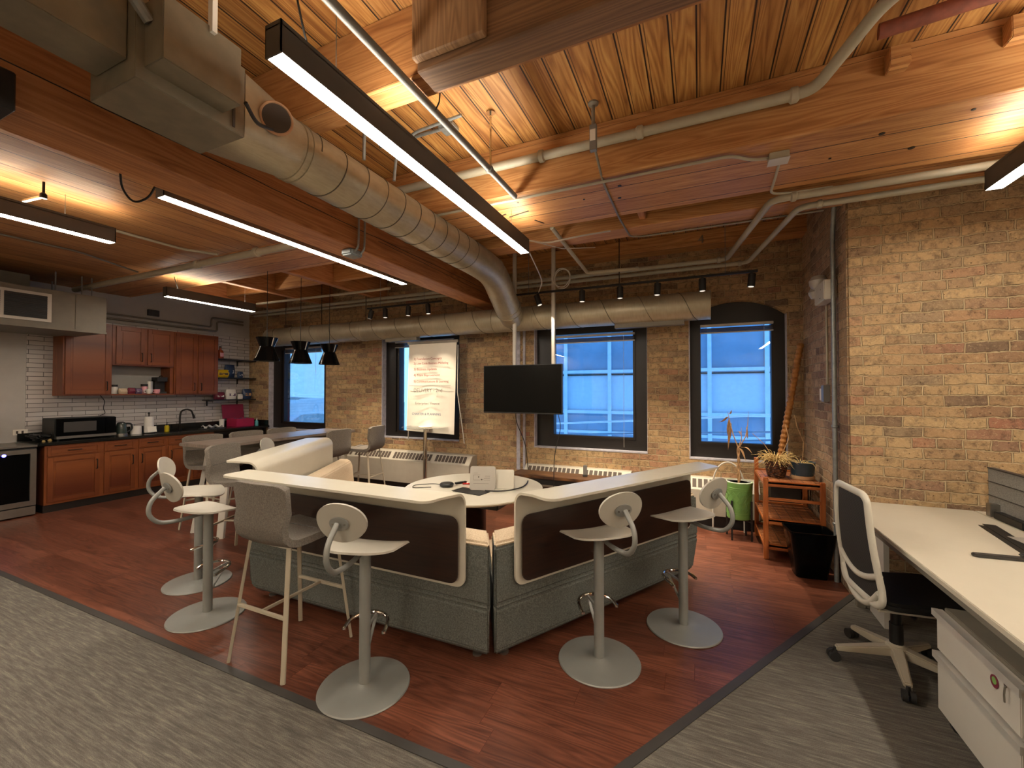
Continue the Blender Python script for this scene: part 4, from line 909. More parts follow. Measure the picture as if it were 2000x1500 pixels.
MB().lathe([(.012, .17), (.012, .30), (.035, .31), (.035, .32)], seg=14).build('stem', 'conduit', t)
t = thing('ceiling_box', 'galvanised octagonal box on the ceiling boards beside the sprinkler pipe', 'junction box', (-1.62, 2.52, HD - .05)); MB().box(-.06, -.06, 0, .06, .06, .05).build('box', 'galv', t, bevel=.015); MB().cyl((-.06, .0, .03), (-.62, .0, .035), .012, seg=10).build('conduit', 'galv', t)
tag(MB().lathe([(.03, 0), (.03, .006), (.012, .010), (.012, .03)], (.18, 2.2, HD - .03), 18).build('sprinkler_head', 'white'), 'white sprinkler rosette on the ceiling boards at the upper right', 'sprinkler')
pipe('galvanised conduit arcing from the ceiling to the round duct, nearer one', [(-1.45, 2.1, 3.46), (-1.85, 2.1, 3.44), (-2.0, 2.1, 3.32), (-2.02, 2.12, 3.13)], .011, 'galv', cat='conduit', name='conduit')
pipe('galvanised conduit arcing from the ceiling to the round duct, farther one', [(-1.45, 2.42, 3.46), (-1.85, 2.42, 3.44), (-2.0, 2.42, 3.32), (-2.02, 2.42, 3.13)], .011, 'galv', cat='conduit', name='conduit')
t = thing('beam_box', 'galvanised box with two conduits on the underside of the heavy beam', 'junction box', (-2.75, 2.75, 2.765)); MB().box(-.06, -.07, 0, .06, .07, .054).build('box', 'galv', t, bevel=.012)
for y in (-.03, .04): MB().tube([(.06, y, .03), (.10, y, .06), (.105, y, .16), (.105, y, .42)], .009, 8, smooth=.04).build('conduit', 'galv', t)
pipe('sprinkler branch crossing under the kitchen side beam', [(-8.0, 2.86, 3.02), (-6.5, 2.88, 3.03), (-3.1, 2.9, 3.05)], .036, 'painted_pipe', rings=(((-5.2, 2.885, 3.04), (1, 0, 0)), ((-4.2, 2.89, 3.045), (1, 0, 0))))
pipe('thin pale conduit running above the leftmost pendant', [(-4.95, -1, 3.09), (-4.95, 1.5, 3.09), (-4.95, 2.6, 3.09), (-4.7, 2.8, 3.06)], .013, 'painted_pipe', cat='conduit', name='conduit')
pipe('conduit left of the leftmost pendant on the dark ceiling boards', [(-6.1, -1, 3.10), (-6.1, 2.2, 3.10), (-6.3, 2.82, 3.06)], .010, 'conduit', cat='conduit', name='conduit')
t = thing('sprinkler_head', 'sprinkler head with a side arm near the leftmost pendant', 'sprinkler', (-4.35, 1.38, 3.0)); MB().cyl((0, 0, .12), (0, 0, .02), .008).lathe([(.02, 0), (.02, .03), (.012, .04)], seg=14).build('drop', 'bronze', t); MB().bar((0, 0, .015), (-.13, -.06, -.02), .02, .014).build('arm', 'chrome', t)
tag(MB().tube([(-2.99, 1.25, 2.84), (-3.02, 1.27, 2.76), (-3.03, 1.33, 2.70), (-3.02, 1.40, 2.76), (-2.99, 1.42, 2.84)], .006, 8, smooth=.04).build('cable_loop', 'bronze'), 'dark cable loop under the left edge of the heavy beam', 'cable')
pipe('conduit run on the white wall over the cherry cabinets, upper one', [(-8.39, 2.9, 2.80), (-8.39, 4.9, 2.80), (-8.39, 4.9, 2.98), (-8.39, 5.5, 2.98)], .014, 'conduit', cat='conduit', name='conduit', smooth=.05)
pipe('conduit run on the white wall over the cherry cabinets, lower one', [(-8.39, 2.9, 2.73), (-8.39, 5.0, 2.73), (-8.39, 5.0, 2.92), (-8.39, 5.5, 2.92)], .018, 'conduit', cat='conduit', name='conduit', smooth=.05)
tag(MB().box(-8.41, 3.9, 2.86, -8.38, 4.06, 2.96).build('vent_grille', 'dark_gray'), 'small dark grille on the white wall behind the short pendant', 'vent')
pipe('sprinkler branch with an elbow above the television', [(-1.25, 3.72, 3.13), (-1.22, 4.4, 3.05), (-1.20, 4.9, 3.0), (-.62, 4.95, 3.0)], .020, 'painted_pipe', smooth=.05, rings=(((-.64, 4.95, 3.0), (1, 0, 0)),))
pipe('sprinkler branch over the long dining table', [(-6.6, 4.55, 3.02), (-4.2, 4.6, 3.02), (-3.9, 4.6, 3.02)], .018, 'painted_pipe', smooth=.05)
pipe('grey downpipe on the corner of the right brick wall', [(1.045, 4.34, .0), (1.045, 4.34, 2.95), (1.03, 4.2, 3.2)], .018, 'galv', smooth=.08, rings=(((1.045, 4.34, .48), (0, 0, 1)), ((1.045, 4.34, 1.3), (0, 0, 1))))
t = thing('wire_bundle', 'tangle of white wires and coils at the far end of the long pendant', 'cable', (-1.5, 3.7, 3.0)); r = random.Random(5)
m = MB()
m.tube([(-1.42, 3.44, 2.95), (-1.30, 3.7, 2.98), (-1.0, 3.75, 3.02), (-.75, 3.95, 3.10)], .008, 6, smooth=.1)
m.tube([(-1.42, 3.46, 2.93), (-1.45, 3.7, 2.88), (-1.55, 4.3, 2.80), (-1.9, 5.1, 2.86), (-2.2, 5.25, 2.92)], .006, 6, smooth=.2)
m.tube([(-1.42, 3.44, 2.95), (-1.2, 3.9, 2.98), (-.95, 4.2, 3.05)], .004, 6)
m.build('wires', 'cab_white', t, world=True)
MB().tube([(-1.52 + .11 * math.cos(a), 4.9 + .02 * math.sin(3 * a), 2.98 + .11 * math.sin(a)) for a in [2 * PI * k / 24 for k in range(24)]], .006, 6, closed=True).tube([(-1.52 + .10 * math.cos(a), 4.93, 2.97 + .12 * math.sin(a)) for a in [2 * PI * k / 24 for k in range(24)]], .006, 6, closed=True).build('coil', 'cab_white', t, world=True)
# painted number
t = thing('painted_number', 'faded grey numeral 4 painted on the dark wall beam', 'number', (.0, 5.415, 3.33))
text_mesh('4', .14, 'conduit', t, Matrix.Translation((0, 0, .015)) @ Matrix.Rotation(PI / 2, 4, 'X'), 'numeral')

# ------------------------------------------------------------------ track lights
def track(label, x0, x1, y, z, xs, tilts, heads_label):
    t = thing('track_rail', label, 'track light', ((x0 + x1) / 2, y, z)); MB().box(x0, y - .017, z, x1, y + .017, z + .022).build('rail', 'black', t, world=True, bevel=.002)
    for x in (x0 + .25, x1 - .3): MB().cyl((x, y, z + .02), (x, y, HD), .0035, seg=6).build('rod', 'gray_metal', t, world=True)
    for x, tl, lb in zip(xs, tilts, heads_label):
        h = thing('track_spotlight', lb, 'spotlight', (x, y, z - .20), 0, 'black track spotlights')
        a = Vector((0, 0, .12)); d = Matrix.Rotation(tl, 3, 'Y') @ Matrix.Rotation(-.03, 3, 'X') @ Vector((0, 0, -1))
        MB().cyl(a - d * .065, a + d * .07, .036, .036, 24).build('barrel', 'black', h, bevel=.003)
        MB().box(-.012, -.012, .12, .012, .012, .199).build('stem', 'black', h); 
        MB().cyl(a + d * .0705, a + d * .072, .027, .027, 20).build('lens', 'spot_face', h)
        ld = bpy.data.lights.new('spot', 'SPOT'); ld.energy = 26; ld.color = (1, .84, .62); ld.spot_size = 1.15; ld.spot_blend = .8; ld.shadow_soft_size = .008
        lo = bpy.data.objects.new('spot_lamp', ld); C.objects.link(lo); lo.parent = h; lo.location = a + d * .085; lo.rotation_euler = d.to_track_quat('-Z', 'Y').to_euler()
N5 = ['first', 'second', 'third', 'fourth', 'fifth', 'sixth']
track('black track rail over the two right windows', -2.245, .566, 5.0, 2.836, (-1.865, -1.293, -.839, -.423, .042, .51), (-.35, 0, 0, .05, 0, .1), ['black track spotlight, %s from the left on the right-hand track' % n for n in N5])
track('short black track rail left of the heavy beam', -4.675, -3.32, 5.0, 2.857, (-4.61, -4.33, -3.90, -3.55), (.3, -.05, .03, -.1), ['black track spotlight, %s from the left on the short left track' % n for n in N5[:4]])

# ------------------------------------------------------------------ pendant shades
def pendant(label, x, y, z):
    t = thing('pendant_lamp', label, 'pendant lamp', (x, y, z), 0, 'black hourglass pendants')
    prof = [(.147, 0), (.085, .17), (.08, .18), (.125, .295)]
    m = MB(); n = 44; v = []; f = []
    for s in (0, 1):
        for r, h in prof:
            for k in range(n):
                a = 2 * PI * k / n; v.append(((r - .002 * s) * math.cos(a), (r - .002 * s) * math.sin(a), h))
    L = len(prof)
    for i in range(L - 1):
        for k in range(n):
            l = (k + 1) % n; q = [i * n + k, i * n + l, (i + 1) * n + l, (i + 1) * n + k]; f.append(tuple(q)); f.append(tuple(j + L * n for j in q[::-1]))
    for i in (0, L - 1):
        for k in range(n): l = (k + 1) % n; f.append((i * n + k, i * n + l, L * n + i * n + l, L * n + i * n + k))
    m.add(v, f).build('shade', 'black_gloss', t)
    MB().tube([(-.02, -.135, .03), (.0, -.09, .165)], .003, 6).tube([(.126, 0, .29), (.088, .0, .185)], .0045, 6).build('seam_strip', 'silver', t)
    MB().lathe([(.0, .05), (.03, .06), (.035, .09), (.02, .13), (.02, .16), (0, .16)], seg=18).build('bulb', 'bulb', t)
    MB().cyl((0, 0, .16), (0, 0, HD - z - .0), .004, seg=6).build('cord', 'black', t)
    MB().lathe([(.02, .15), (.02, .2), (.078, .18), (.078, .185), (.02, .22)], seg=18).build('socket', 'black', t)
pendant('black hourglass pendant shade, nearest the cherry cabinets', -4.98, 3.57, 1.975)
pendant('black hourglass pendant shade, middle one over the long table', -4.98, 4.06, 1.975)
pendant('black hourglass pendant shade, farthest right over the long table', -4.98, 4.55, 1.985)

# ------------------------------------------------------------------ television
t = thing('television', 'large black flat television hung on two white poles before the windows', 'television', (-2.09, 5.0, 1.30))
MB().box(-2.64, 4.985, 1.305, -1.545, 5.03, 1.935).build('cabinet', 'black', t, world=True, bevel=.004)
MB().box(-2.63, 4.982, 1.322, -1.555, 4.9855, 1.925).build('screen', 'black_gloss', t, world=True)
MB().box(-2.30, 5.03, 1.5, -1.60, 5.05, 1.75).build('wall_mount', 'black', t, world=True)
for x in (-2.225, -1.685): MB().box(x - .022, 5.06, 1.45, x + .022, 5.10, 2.4 if False else HD).build('pole', 'cab_white', t, world=True, bevel=.004)
for pts, lb in (([(-2.2, 5.06, 1.4), (-2.22, 5.1, 1.2), (-2.12, 5.2, .9), (-2.16, 5.4, .5)], 'black cable hanging from the left end of the television'), ([(-1.62, 5.04, 1.33), (-1.58, 5.06, 1.15), (-1.66, 5.02, .8), (-1.66, 5.0, .3), (-1.62, 5.1, .02)], 'thin black cable hanging from the right end of the television')):
    tag(MB().tube(pts, .005, 6, smooth=.15).build('cable', 'black'), lb, 'cable')
# ------------------------------------------------------------------ flip chart
t = thing('flip_chart', 'white flip chart sheet with red and blue handwriting hanging before the window', 'flip chart', (-3.70, 5.3, .98), 0)
ty = lambda u, v: (u, .02 * math.sin(v * 5) - .02, v)
MB().shell(lambda u, v: (-.46 + .86 * u + .045 * (v), .0 + .012 * math.sin(9 * u) * (1 - v), .0 + 1.345 * v - .028 * u * (1 - v)), 10, 12, .004).build('paper_sheet', 'paper', t)
MB().box(-.44, -.01, 1.335, .47, .02, 1.375).build('clamp_bar', 'steel', t)
MB().tube([(.45, .03, 1.3), (.45, .02, .6), (.52, .1, -.16)], .008, 8).tube([(-.44, .06, 1.3), (-.52, .12, -.16)], .008, 8).build('leg', 'cab_white', t)
R90 = Matrix.Rotation(PI / 2, 4, 'X')
def wr(s, x, z, size, mat): text_mesh(s, size, mat, t, Matrix.Translation((x, -.022, z)) @ R90)
wr('1) Foundation Concepts', -.31, 1.09, .052, 'ink_red'); wr('2) Low Code Business Modeling', -.31, 1.02, .048, 'ink_red'); wr('3) Business Updates', -.31, .93, .052, 'ink_red')
wr('4) Team Improvement', -.31, .84, .052, 'ink_red'); wr('5) Communications & Learning', -.31, .745, .050, 'ink_red')
wr('DELIVERY - 2nd', -.31, .60, .078, 'ink_gray'); wr('Enterprise / Finance', -.28, .41, .055, 'ink_gray'); wr('CHARTER & PLANNING', -.34, .25, .050, 'ink_blue')
MB().box(-.40, -.021, .695, .36, -.019, .699).build('ruled_line', 'ink_gray', t)

# ------------------------------------------------------------------ heaters and bench
def heater(label, x0, x1, z0, z1, y0, yb, z2=None, feet=True):
    t = thing('convector_heater', label, 'heater', ((x0 + x1) / 2, y0, 0), 0, 'window wall heaters')
    zs = z1 - .13
    m = MB().hexa([(x0, y0, z0), (x1, y0, z0), (x1, yb, z0), (x0, yb, z0)], [(x0, y0, zs), (x1, y0, zs), (x1, yb, zs), (x0, yb, zs)]).hexa([(x0, y0, zs), (x1, y0, zs), (x1, yb, zs), (x0, yb, zs)], [(x0, y0 + .11, z1), (x1, y0 + .11, z1), (x1, yb, z1), (x0, yb, z1)])
    m.build('cover', 'radiator', t, world=True, bevel=.004)
    MB().box(x0 + .02, y0 + .06, 0, x1 - .02, yb, z0).build('base', 'black', t, world=True)
    s = MB(); n = int((x1 - x0 - .1) / .062); 
    for k in range(n):
        if k % 13 == 12:
            s.build('slots', 'stain_gray', t, world=True, smooth=False); s = MB(); continue
        x = x0 + .06 + k * .062; a = .2; b = .85
        p = lambda xx, q: (xx, y0 + .11 * q - .005, zs + .13 * q + .004)
        s.hexa([p(x, a), p(x + .043, a), p(x + .043, b), p(x, b)], [(q[0], q[1] + .004, q[2] - .004) for q in (p(x, a), p(x + .043, a), p(x + .043, b), p(x, b))])
    if s.v: s.build('slots', 'stain_gray', t, world=True, smooth=False)
heater('beige slotted heater cover under the flip chart window', -6.2, -3.1, .14, .62, 5.40, YW - .001)
heater('slotted heater cover behind the wooden bench', -2.26, -.80, .14, .56, 5.44, YW - .001)
heater('beige slotted heater cover between the right lounge and the green pot', -.20, .62, .14, .56, 5.44, YW - .001)
t = thing('wooden_bench', 'narrow reclaimed wood bench top on dark legs along the window wall', 'bench', (-1.5, 5.2, 0))
MB().box(-2.28, 5.05, .475, -.75, 5.40, .51).build('top', 'bench_wood', t, world=True, bevel=.003)
MB().box(-2.26, 5.07, .40, -.77, 5.38, .474).build('apron', 'black', t, world=True)
for x in (-2.22, -.82): MB().box(x, 5.08, 0, x + .04, 5.12, .47).box(x, 5.33, 0, x + .04, 5.37, .47).build('leg', 'black', t, world=True)
t = thing('cordless_phone', 'small dark grey phone standing on the wooden bench', 'phone', (-1.33, 5.27, .511), .2); MB().box(-.03, -.03, 0, .03, .03, .02).build('dock', 'dark_gray', t, bevel=.004); MB().box(-.024, -.01, .02, .024, .012, .14).build('handset', 'gray_metal', t, bevel=.005)
t = thing('small_gadget', 'little black gadget with a white end on the wooden bench', 'gadget', (-1.02, 5.22, .511), .1); MB().box(-.05, -.02, 0, .02, .02, .02).build('body', 'black', t, bevel=.004); MB().box(.02, -.018, 0, .05, .018, .022).build('end_cap', 'white', t, bevel=.004)

# ------------------------------------------------------------------ corner plants and cart
t = thing('plant_cart', 'reddish wooden three-tier plant cart in the brick corner', 'cart', (.80, 5.0, 0))
X0, X1, Y0, Y1 = .555, 1.045, 4.64, 5.38
for x in (X0, X1 - .04):
    for y in (Y0, Y1 - .04): MB().box(x, y, 0, x + .04, y + .04, .76).build('leg', 'cart_post', t, world=True, bevel=.004)
for z in (.12, .36, .715):
    s = MB(); y = Y0 + .005
    while y < Y1 - .08: s.box(X0 + .01, y, z, X1 - .01, y + .085, z + .02); y += .095
    s.build('shelf', 'cart_slat', t, world=True, bevel=.002)
    MB().box(X0 + .04, Y0 + .005, z - .025, X1 - .04, Y0 + .03, z + .028).box(X0 + .04, Y1 - .03, z - .025, X1 - .04, Y1 - .005, z + .028).box(X0 + .005, Y0 + .04, z - .02, X0 + .03, Y1 - .04, z + .01).box(X1 - .03, Y0 + .04, z - .02, X1 - .005, Y1 - .04, z + .01).build('rail', 'cart_wood', t, world=True, bevel=.002)
MB().box(X0 + .04, Y0 + .005, .56, X1 - .04, Y0 + .03, .585).build('guard_rail', 'cart_wood', t, world=True, bevel=.002)
MB().box(X0, Y1 - .04, .76, X0 + .04, Y1, .86).box(X0, Y0, .76, X0 + .04, Y0 + .04, .775).build('post_end', 'cart_wood', t, world=True)
def blades(n, r0, reach, up, droop, seed, th=.003, z0=0.0):
    m = MB(); r = random.Random(seed)
    for k in range(n):
        a = r.uniform(0, 2 * PI); R = r.uniform(.3, 1) * reach; h = r.uniform(.25, 1) * up; d = r.uniform(0, 1) * droop; s = r.uniform(0, r0)
        p = [(s * math.cos(a), s * math.sin(a), z0)]
        for q in (.35, .65, 1.0): p.append((math.cos(a) * (s + R * q) + r.uniform(-.01, .01), math.sin(a) * (s + R * q) + r.uniform(-.01, .01), z0 + h * math.sin(q * PI * .55) - d * q * q))
        m.tube(p, [th, th * 1.1, th * .8, th * .3], 4, smooth=0)
    return m
t = thing('wicker_pot', 'brown woven pot of dry straw-like plant on the wooden cart', 'potted plant', (.705, 4.95, .736))
MB().lathe([(.07, 0), (.082, .02), (.105, .15), (.11, .165), (.10, .165), (.095, .13)], seg=30).build('pot', 'wicker', t)
MB().lathe([(.096, .145), (.0, .15)], seg=24).build('soil', 'soil', t)
blades(170, .06, .17, .13, .12, 2, .0028, .15).build('dry_leaves', 'straw', t)
MB().tube([(0, .02, .15), (-.1, .03, .32), (-.2, .05, .42)], .003, 5).tube([(.02, .0, .15), (.12, .05, .38), (.10, .1, .52)], .0035, 5).build('dry_stems', 'dry_leaf', t)
t = thing('glazed_pot', 'dark blue glazed pot with an unglazed foot on the wooden cart', 'potted plant', (.925, 4.95, .736))
MB().lathe([(.088, .03), (.098, .05), (.106, .15), (.112, .165), (.10, .165), (.09, .12)], seg=30).build('pot', 'blue_pot', t)
MB().lathe([(.10, 0), (.104, .01), (.10, .034), (.085, .036)], seg=30).build('clay_foot', 'clay', t); MB().lathe([(.096, .14), (.0, .145)], seg=24).build('soil', 'soil', t)
blades(38, .05, .15, .08, .22, 9, .0026, .145).build('dry_leaves', 'straw', t)
MB().tube([(0, 0, .14), (.02, .02, .35), (-.03, .04, .5), (-.05, .06, .62)], .003, 5).build('dry_stem', 'dry_leaf', t)
t = thing('green_pot', 'bright green embossed plant pot on a black metal stand, with a dried twisted plant', 'potted plant', (.39, 5.2, 0))
pg = MB().lathe([(.105, .215), (.118, .225), (.128, .45), (.133, .58), (.137, .60), (.135, .615), (.122, .615), (.118, .58)], seg=48).build('pot', 'green_pot', t)
m = MB()
for z in (.27, .285, .535, .555): R = .118 + (z - .225) * .045; m.tube([(R * math.cos(a), R * math.sin(a), z) for a in [2 * PI * k / 40 for k in range(40)]], .003, 5, closed=True)
for row in range(3):
    for k in range(12):
        a0 = 2 * PI * (k + .0) / 12; zc = .335 + row * .075
        for sc in (1, .55):
            q = []
            for dx, dz in ((1, 0), (0, 1), (-1, 0), (0, -1)):
                a = a0 + dx * .24 * sc; z = zc + dz * .036 * sc; R = .1195 + (z - .225) * .045; q.append((R * math.cos(a), R * math.sin(a), z))
            m.tube(q, .0022, 4, closed=True)
o = m.build('embossing', 'green_pot', t); o.parent = pg
MB().lathe([(.133, .60), (.1375, .612), (.12, .617), (.118, .60)], seg=40).build('rim', 'pot_white', t); MB().lathe([(.118, .595), (0, .598)], seg=24).build('soil', 'pot_white', t)
s = MB()
for k in range(4):
    a = PI / 4 + PI / 2 * k + .2; c_, s_ = math.cos(a), math.sin(a); s.box(-.009, -.009, 0, .009, .009, .42, Matrix.Translation((.137 * c_, .137 * s_, 0)))
s.bar((.137 * math.cos(PI / 4 + .2), .137 * math.sin(PI / 4 + .2), .20), (.137 * math.cos(5 * PI / 4 + .2), .137 * math.sin(5 * PI / 4 + .2), .20), .016, .012).bar((.137 * math.cos(3 * PI / 4 + .2), .137 * math.sin(3 * PI / 4 + .2), .20), (.137 * math.cos(7 * PI / 4 + .2), .137 * math.sin(7 * PI / 4 + .2), .20), .016, .012)
s.build('stand', 'black', t)
m = MB(); m.tube([(0, 0, .59), (.015, 0, .68), (-.015, .01, .76), (.012, 0, .84), (-.01, .01, .92), (-.005, 0, .98)], [.013, .012, .011, .010, .009, .008], 8, smooth=.03)
m.tube([(.005, .01, .59), (-.015, .01, .68), (.018, 0, .76), (-.010, 0, .84), (.012, 0, .92), (.002, 0, .98)], .008, 8, smooth=.03)
m.tube([(0, 0, .97), (-.05, 0, 1.12), (-.085, 0, 1.27), (-.10, 0, 1.36)], [.006, .006, .005, .002], 6); m.tube([(0, 0, .97), (.03, 0, 1.08), (.03, 0, 1.2)], [.006, .005, .002], 6); m.tube([(0, 0, .97), (.07, 0, 1.10), (.09, 0, 1.22), (.10, .0, 1.38)], [.006, .005, .004, .001], 6)
m.build('trunk', 'dry_leaf', t)
lf = MB()
def leaf(p, d, w, seed):
    r = random.Random(seed); p = Vector(p); d = Vector(d)
    def fn(u, v):
        ww = w * math.sin(PI * min(1, .08 + .92 * v)) * (u - .5) * 2; s = d * v + Vector((0, 0, -.35 * d.length * v * v))
        return tuple(p + s + Vector((ww * .8, ww * .5, .012 * math.sin(6 * v + seed) + .01 * (u - .5) ** 2)))
    lf.shell(fn, 4, 8, .0012)
leaf((-.09, 0, 1.30), (-.10, -.01, -.02), .018, 1); leaf((-.085, 0, 1.28), (-.02, .01, -.14), .022, 2); leaf((-.07, 0, 1.24), (-.03, .01, -.22), .020, 3); leaf((.01, 0, 1.0), (.12, 0, -.03), .013, 4); leaf((.0, 0, .99), (.07, -.01, -.10), .014, 5); leaf((.02, 0, 1.12), (-.02, 0, .07), .010, 6); leaf((.08, 0, 1.2), (.01, 0, -.10), .010, 7); leaf((-.09, 0, 1.33), (.03, 0, .07), .012, 8)
lf.build('dry_leaves', 'dry_leaf', t)
tag(MB().tube([(.46, 5.41, .0)] + [(.18 + .16 * math.cos(a) + .12, 5.41, .50 + .28 * math.sin(a)) for a in [PI * k / 16 for k in range(17)]] + [(.14, 5.41, .0)], .009, 8).build('cane_hoop', 'cab_white'), 'pale bent cane hoop behind the green pot', 'hoop')
t = thing('bamboo_pole', 'thick ringed brown pole leaning in the brick corner behind the cart', 'pole', (.78, 5.42, .86))
a, b = Vector((.80, 5.46, .75)), Vector((1.03, 5.52, 2.12)); n = 26; pts = [a.lerp(b, k / (n * 2)) for k in range(n * 2 + 1)]
MB().tube(pts, [.037 if k % 2 else .028 for k in range(n * 2 + 1)], 14).build('cane', 'bamboo', t, world=True, angle=12)
MB().box(.70, 5.40, .56, 1.02, 5.60, .75).build('planter', 'dark_gray', t, world=True, bevel=.01); MB().box(.72, 5.42, 0, 1.0, 5.58, .56).build('planter_stand', 'dark_gray', t, world=True)
t = thing('waste_bin', 'glossy black tapered waste bin in front of the wooden cart', 'bin', (.865, 4.40, 0), math.radians(6))
m = MB(); w0, d0, w1, d1, h = .115, .085, .17, .135, .385
def rr(w, d, z, r=.035, n=5): return [(x, y, z) for x, y in rrect(-w, -d, w, d, r, n)]
L_ = [rr(w0, d0, 0), rr(w1, d1, h), rr(w1 + .006, d1 + .006, h), rr(w1 + .006, d1 + .006, h + .012), rr(w1 - .006, d1 - .006, h + .012), rr(w0 - .004, d0 - .004, .006)]
v = [p for l in L_ for p in l]; k = len(L_[0]); f = [(i * k + j, i * k + (j + 1) % k, (i + 1) * k + (j + 1) % k, (i + 1) * k + j) for i in range(len(L_) - 1) for j in range(k)] + [tuple(range(k))[::-1], tuple(range(5 * k, 6 * k))]
m.add(v, f).build('body', 'black_gloss', t)
# emergency light and switch
t = thing('emergency_light', 'beige emergency light box with a round lamp head on the corner brick', 'emergency light', (1.07, 4.50, 2.38))
MB().box(-.09, -.16, 0, .0, .16, .17).build('case', 'white_plastic', t, bevel=.006)
MB().box(-.092, -.05, .03, -.0905, -.02, .036).box(-.092, -.06, .10, -.0905, -.052, .11).build('indicator', 'stain_gray', t)
MB().lathe([(.0, -.075), (.045, -.06), (.07, -.02), (.075, .02), (.05, .06), (0, .075)], (-.05, .20, .22), 24).build('lamp_head', 'silver', t); MB().lathe([(.03, -.09), (.05, -.05), (.055, -.03), (.03, .02)], (-.07, .23, .17), 20).build('reflector', 'silver', t)
pipe('thin painted conduit from the emergency light down to the switch box', [(1.07, 4.66, 2.38), (1.07, 4.66, 1.66)], .009, 'painted_pipe', cat='conduit', name='conduit')
t = thing('switch_box', 'grey surface box with a pale switch plate on the brick corner', 'switch', (1.078, 4.66, 1.50)); MB().box(-.05, -.055, 0, 0, .03, .15).build('box', 'gray_metal', t, bevel=.003); MB().box(-.04, .035, .01, -.0, .13, .12).build('switch_plate', 'paper', t, bevel=.003)

# ------------------------------------------------------------------ desk, chair, pedestal
t = thing('desk', 'large white desk running towards the right brick wall', 'desk', (1.4, 2.3, 0))
MB().box(1.0, .25, .715, 1.79, 4.10, .742).build('desktop', 'desk_lam', t, world=True, bevel=.003)
MB().box(1.06, .5, .64, 1.12, 4.0, .714).box(1.70, .5, .64, 1.76, 4.0, .714).build('under_frame', 'cab_gray', t, world=True)
for y in (3.92, .6):
    for x in (1.06, 1.70): MB().box(x, y - .03, 0, x + .05, y + .03, .64).build('leg', 'cab_gray', t, world=True, bevel=.004)
MB().box(1.795, .25, .715, 2.55, 4.10, .742).build('far_desktop', 'desk_lam', t, world=True, bevel=.003)
t = thing('privacy_screen', 'grey ribbed fabric privacy screen at the back of the white desk', 'screen', (1.86, 2.3, .77))
MB().box(1.85, .3, .775, 1.88, 4.06, 1.06).build('panel', 'screen_fabric', t, world=True, bevel=.004)
m = MB()
for z in (.87, .965): m.box(1.847, .3, z, 1.851, 4.06, z + .006)
m.box(1.847, .3, 1.056, 1.883, 4.062, 1.064); m.build('grooves', 'dark_gray', t, world=True)
MB().box(1.80, 3.93, .743, 1.86, 3.98, .83).build('clamp', 'steel', t, world=True, bevel=.003)
t = thing('power_strip', 'black power strip along the foot of the grey screen', 'power strip', (1.83, 3.75, .743)); MB().box(1.80, 3.62, .744, 1.848, 3.90, .79).build('body', 'black', t, world=True, bevel=.004)
t = thing('laptop', 'grey laptop edge at the right end of the white desk', 'laptop', (1.74, 3.3, .743), math.radians(4))
MB().box(-.02, -.30, .006, .14, .12, .10).build('lid', 'laptop_gray', t, bevel=.004); MB().box(-.09, -.30, .0, .14, .14, .006).build('base', 'laptop_gray', t)
tag(MB().box(1.60, 2.95, .743, 1.66, 3.70, .747, Matrix.Translation((1.63, 3.3, 0)) @ Matrix.Rotation(math.radians(-8), 4, 'Z') @ Matrix.Translation((-1.63, -3.3, 0))).box(1.57, 2.95, .743, 1.60, 3.66, .745, Matrix.Translation((1.63, 3.3, 0)) @ Matrix.Rotation(math.radians(-8), 4, 'Z') @ Matrix.Translation((-1.63, -3.3, 0))).build('desk_hatch', 'black'), 'black slot with a metal flap let into the white desk', 'hatch')
t = thing('hair_clipper', 'dark grey stick-shaped gadget lying on the white desk', 'gadget', (1.40, 2.985, .743), math.radians(6))
MB().prism(rrect(-.11, -.021, .20, .021, .018), .016, lambda x, y, s: (x, y, s)).build('handle', 'dark_gray', t, bevel=.004); MB().box(.09, -.005, .012, .22, .035, .03).build('arm', 'dark_gray', t, bevel=.006); MB().box(.12, -.012, .016, .2, -.004, .020).build('clip', 'chrome', t)
t = thing('pedestal_cabinet', 'white two-drawer pedestal with metal pulls under the desk edge', 'cabinet', (1.25, 2.35, 0))
MB().box(1.07, 2.12, .06, 1.65, 2.70, .56).build('carcass', 'cab_gray', t, world=True, bevel=.003)
for nm, z0, z1 in (('drawer', .355, .545), ('drawer', .07, .345)):
    d = MB().box(1.045, 2.13, z0, 1.069, 2.71, z1).build(nm, 'cab_white', t, world=True, bevel=.003)
    h = MB().box(1.022, 2.09, z1 - .006, 1.046, 2.70, z1 + .004).box(1.022, 2.09, z1 - .026, 1.028, 2.70, z1 - .006).build('pull', 'silver', t, world=True); h.parent = d
MB().cyl((1.044, 2.27, .47), (1.041, 2.27, .47), .024, seg=24).build('round_sticker', 'maroon', t, world=True); MB().cyl((1.0408, 2.268, .474), (1.0402, 2.268, .474), .014, seg=20).build('sticker_center', 'green_pot', t, world=True)
k_ = MB().cyl((1.044, 2.19, .505), (1.035, 2.19, .505), .010, seg=16).build('lock', 'chrome', t, world=True); MB().tube([(1.034, 2.19, .50), (1.03, 2.188, .47), (1.032, 2.19, .44)], .003, 6).build('key', 'steel', t, world=True)
for x in (1.10, 1.60):
    for y in (2.17, 2.66): MB().cyl((x, y - .012, .03), (x, y + .012, .03), .03, seg=16).build('caster', 'rubber', t, world=True)
t = thing('leg_panel', 'white metal panel leg under the white desk behind the office chair', 'panel', (1.1, 3.7, 0))
MB().box(1.13, 3.62, 0, 1.16, 3.88, .63).build('panel', 'cab_white', t, world=True)

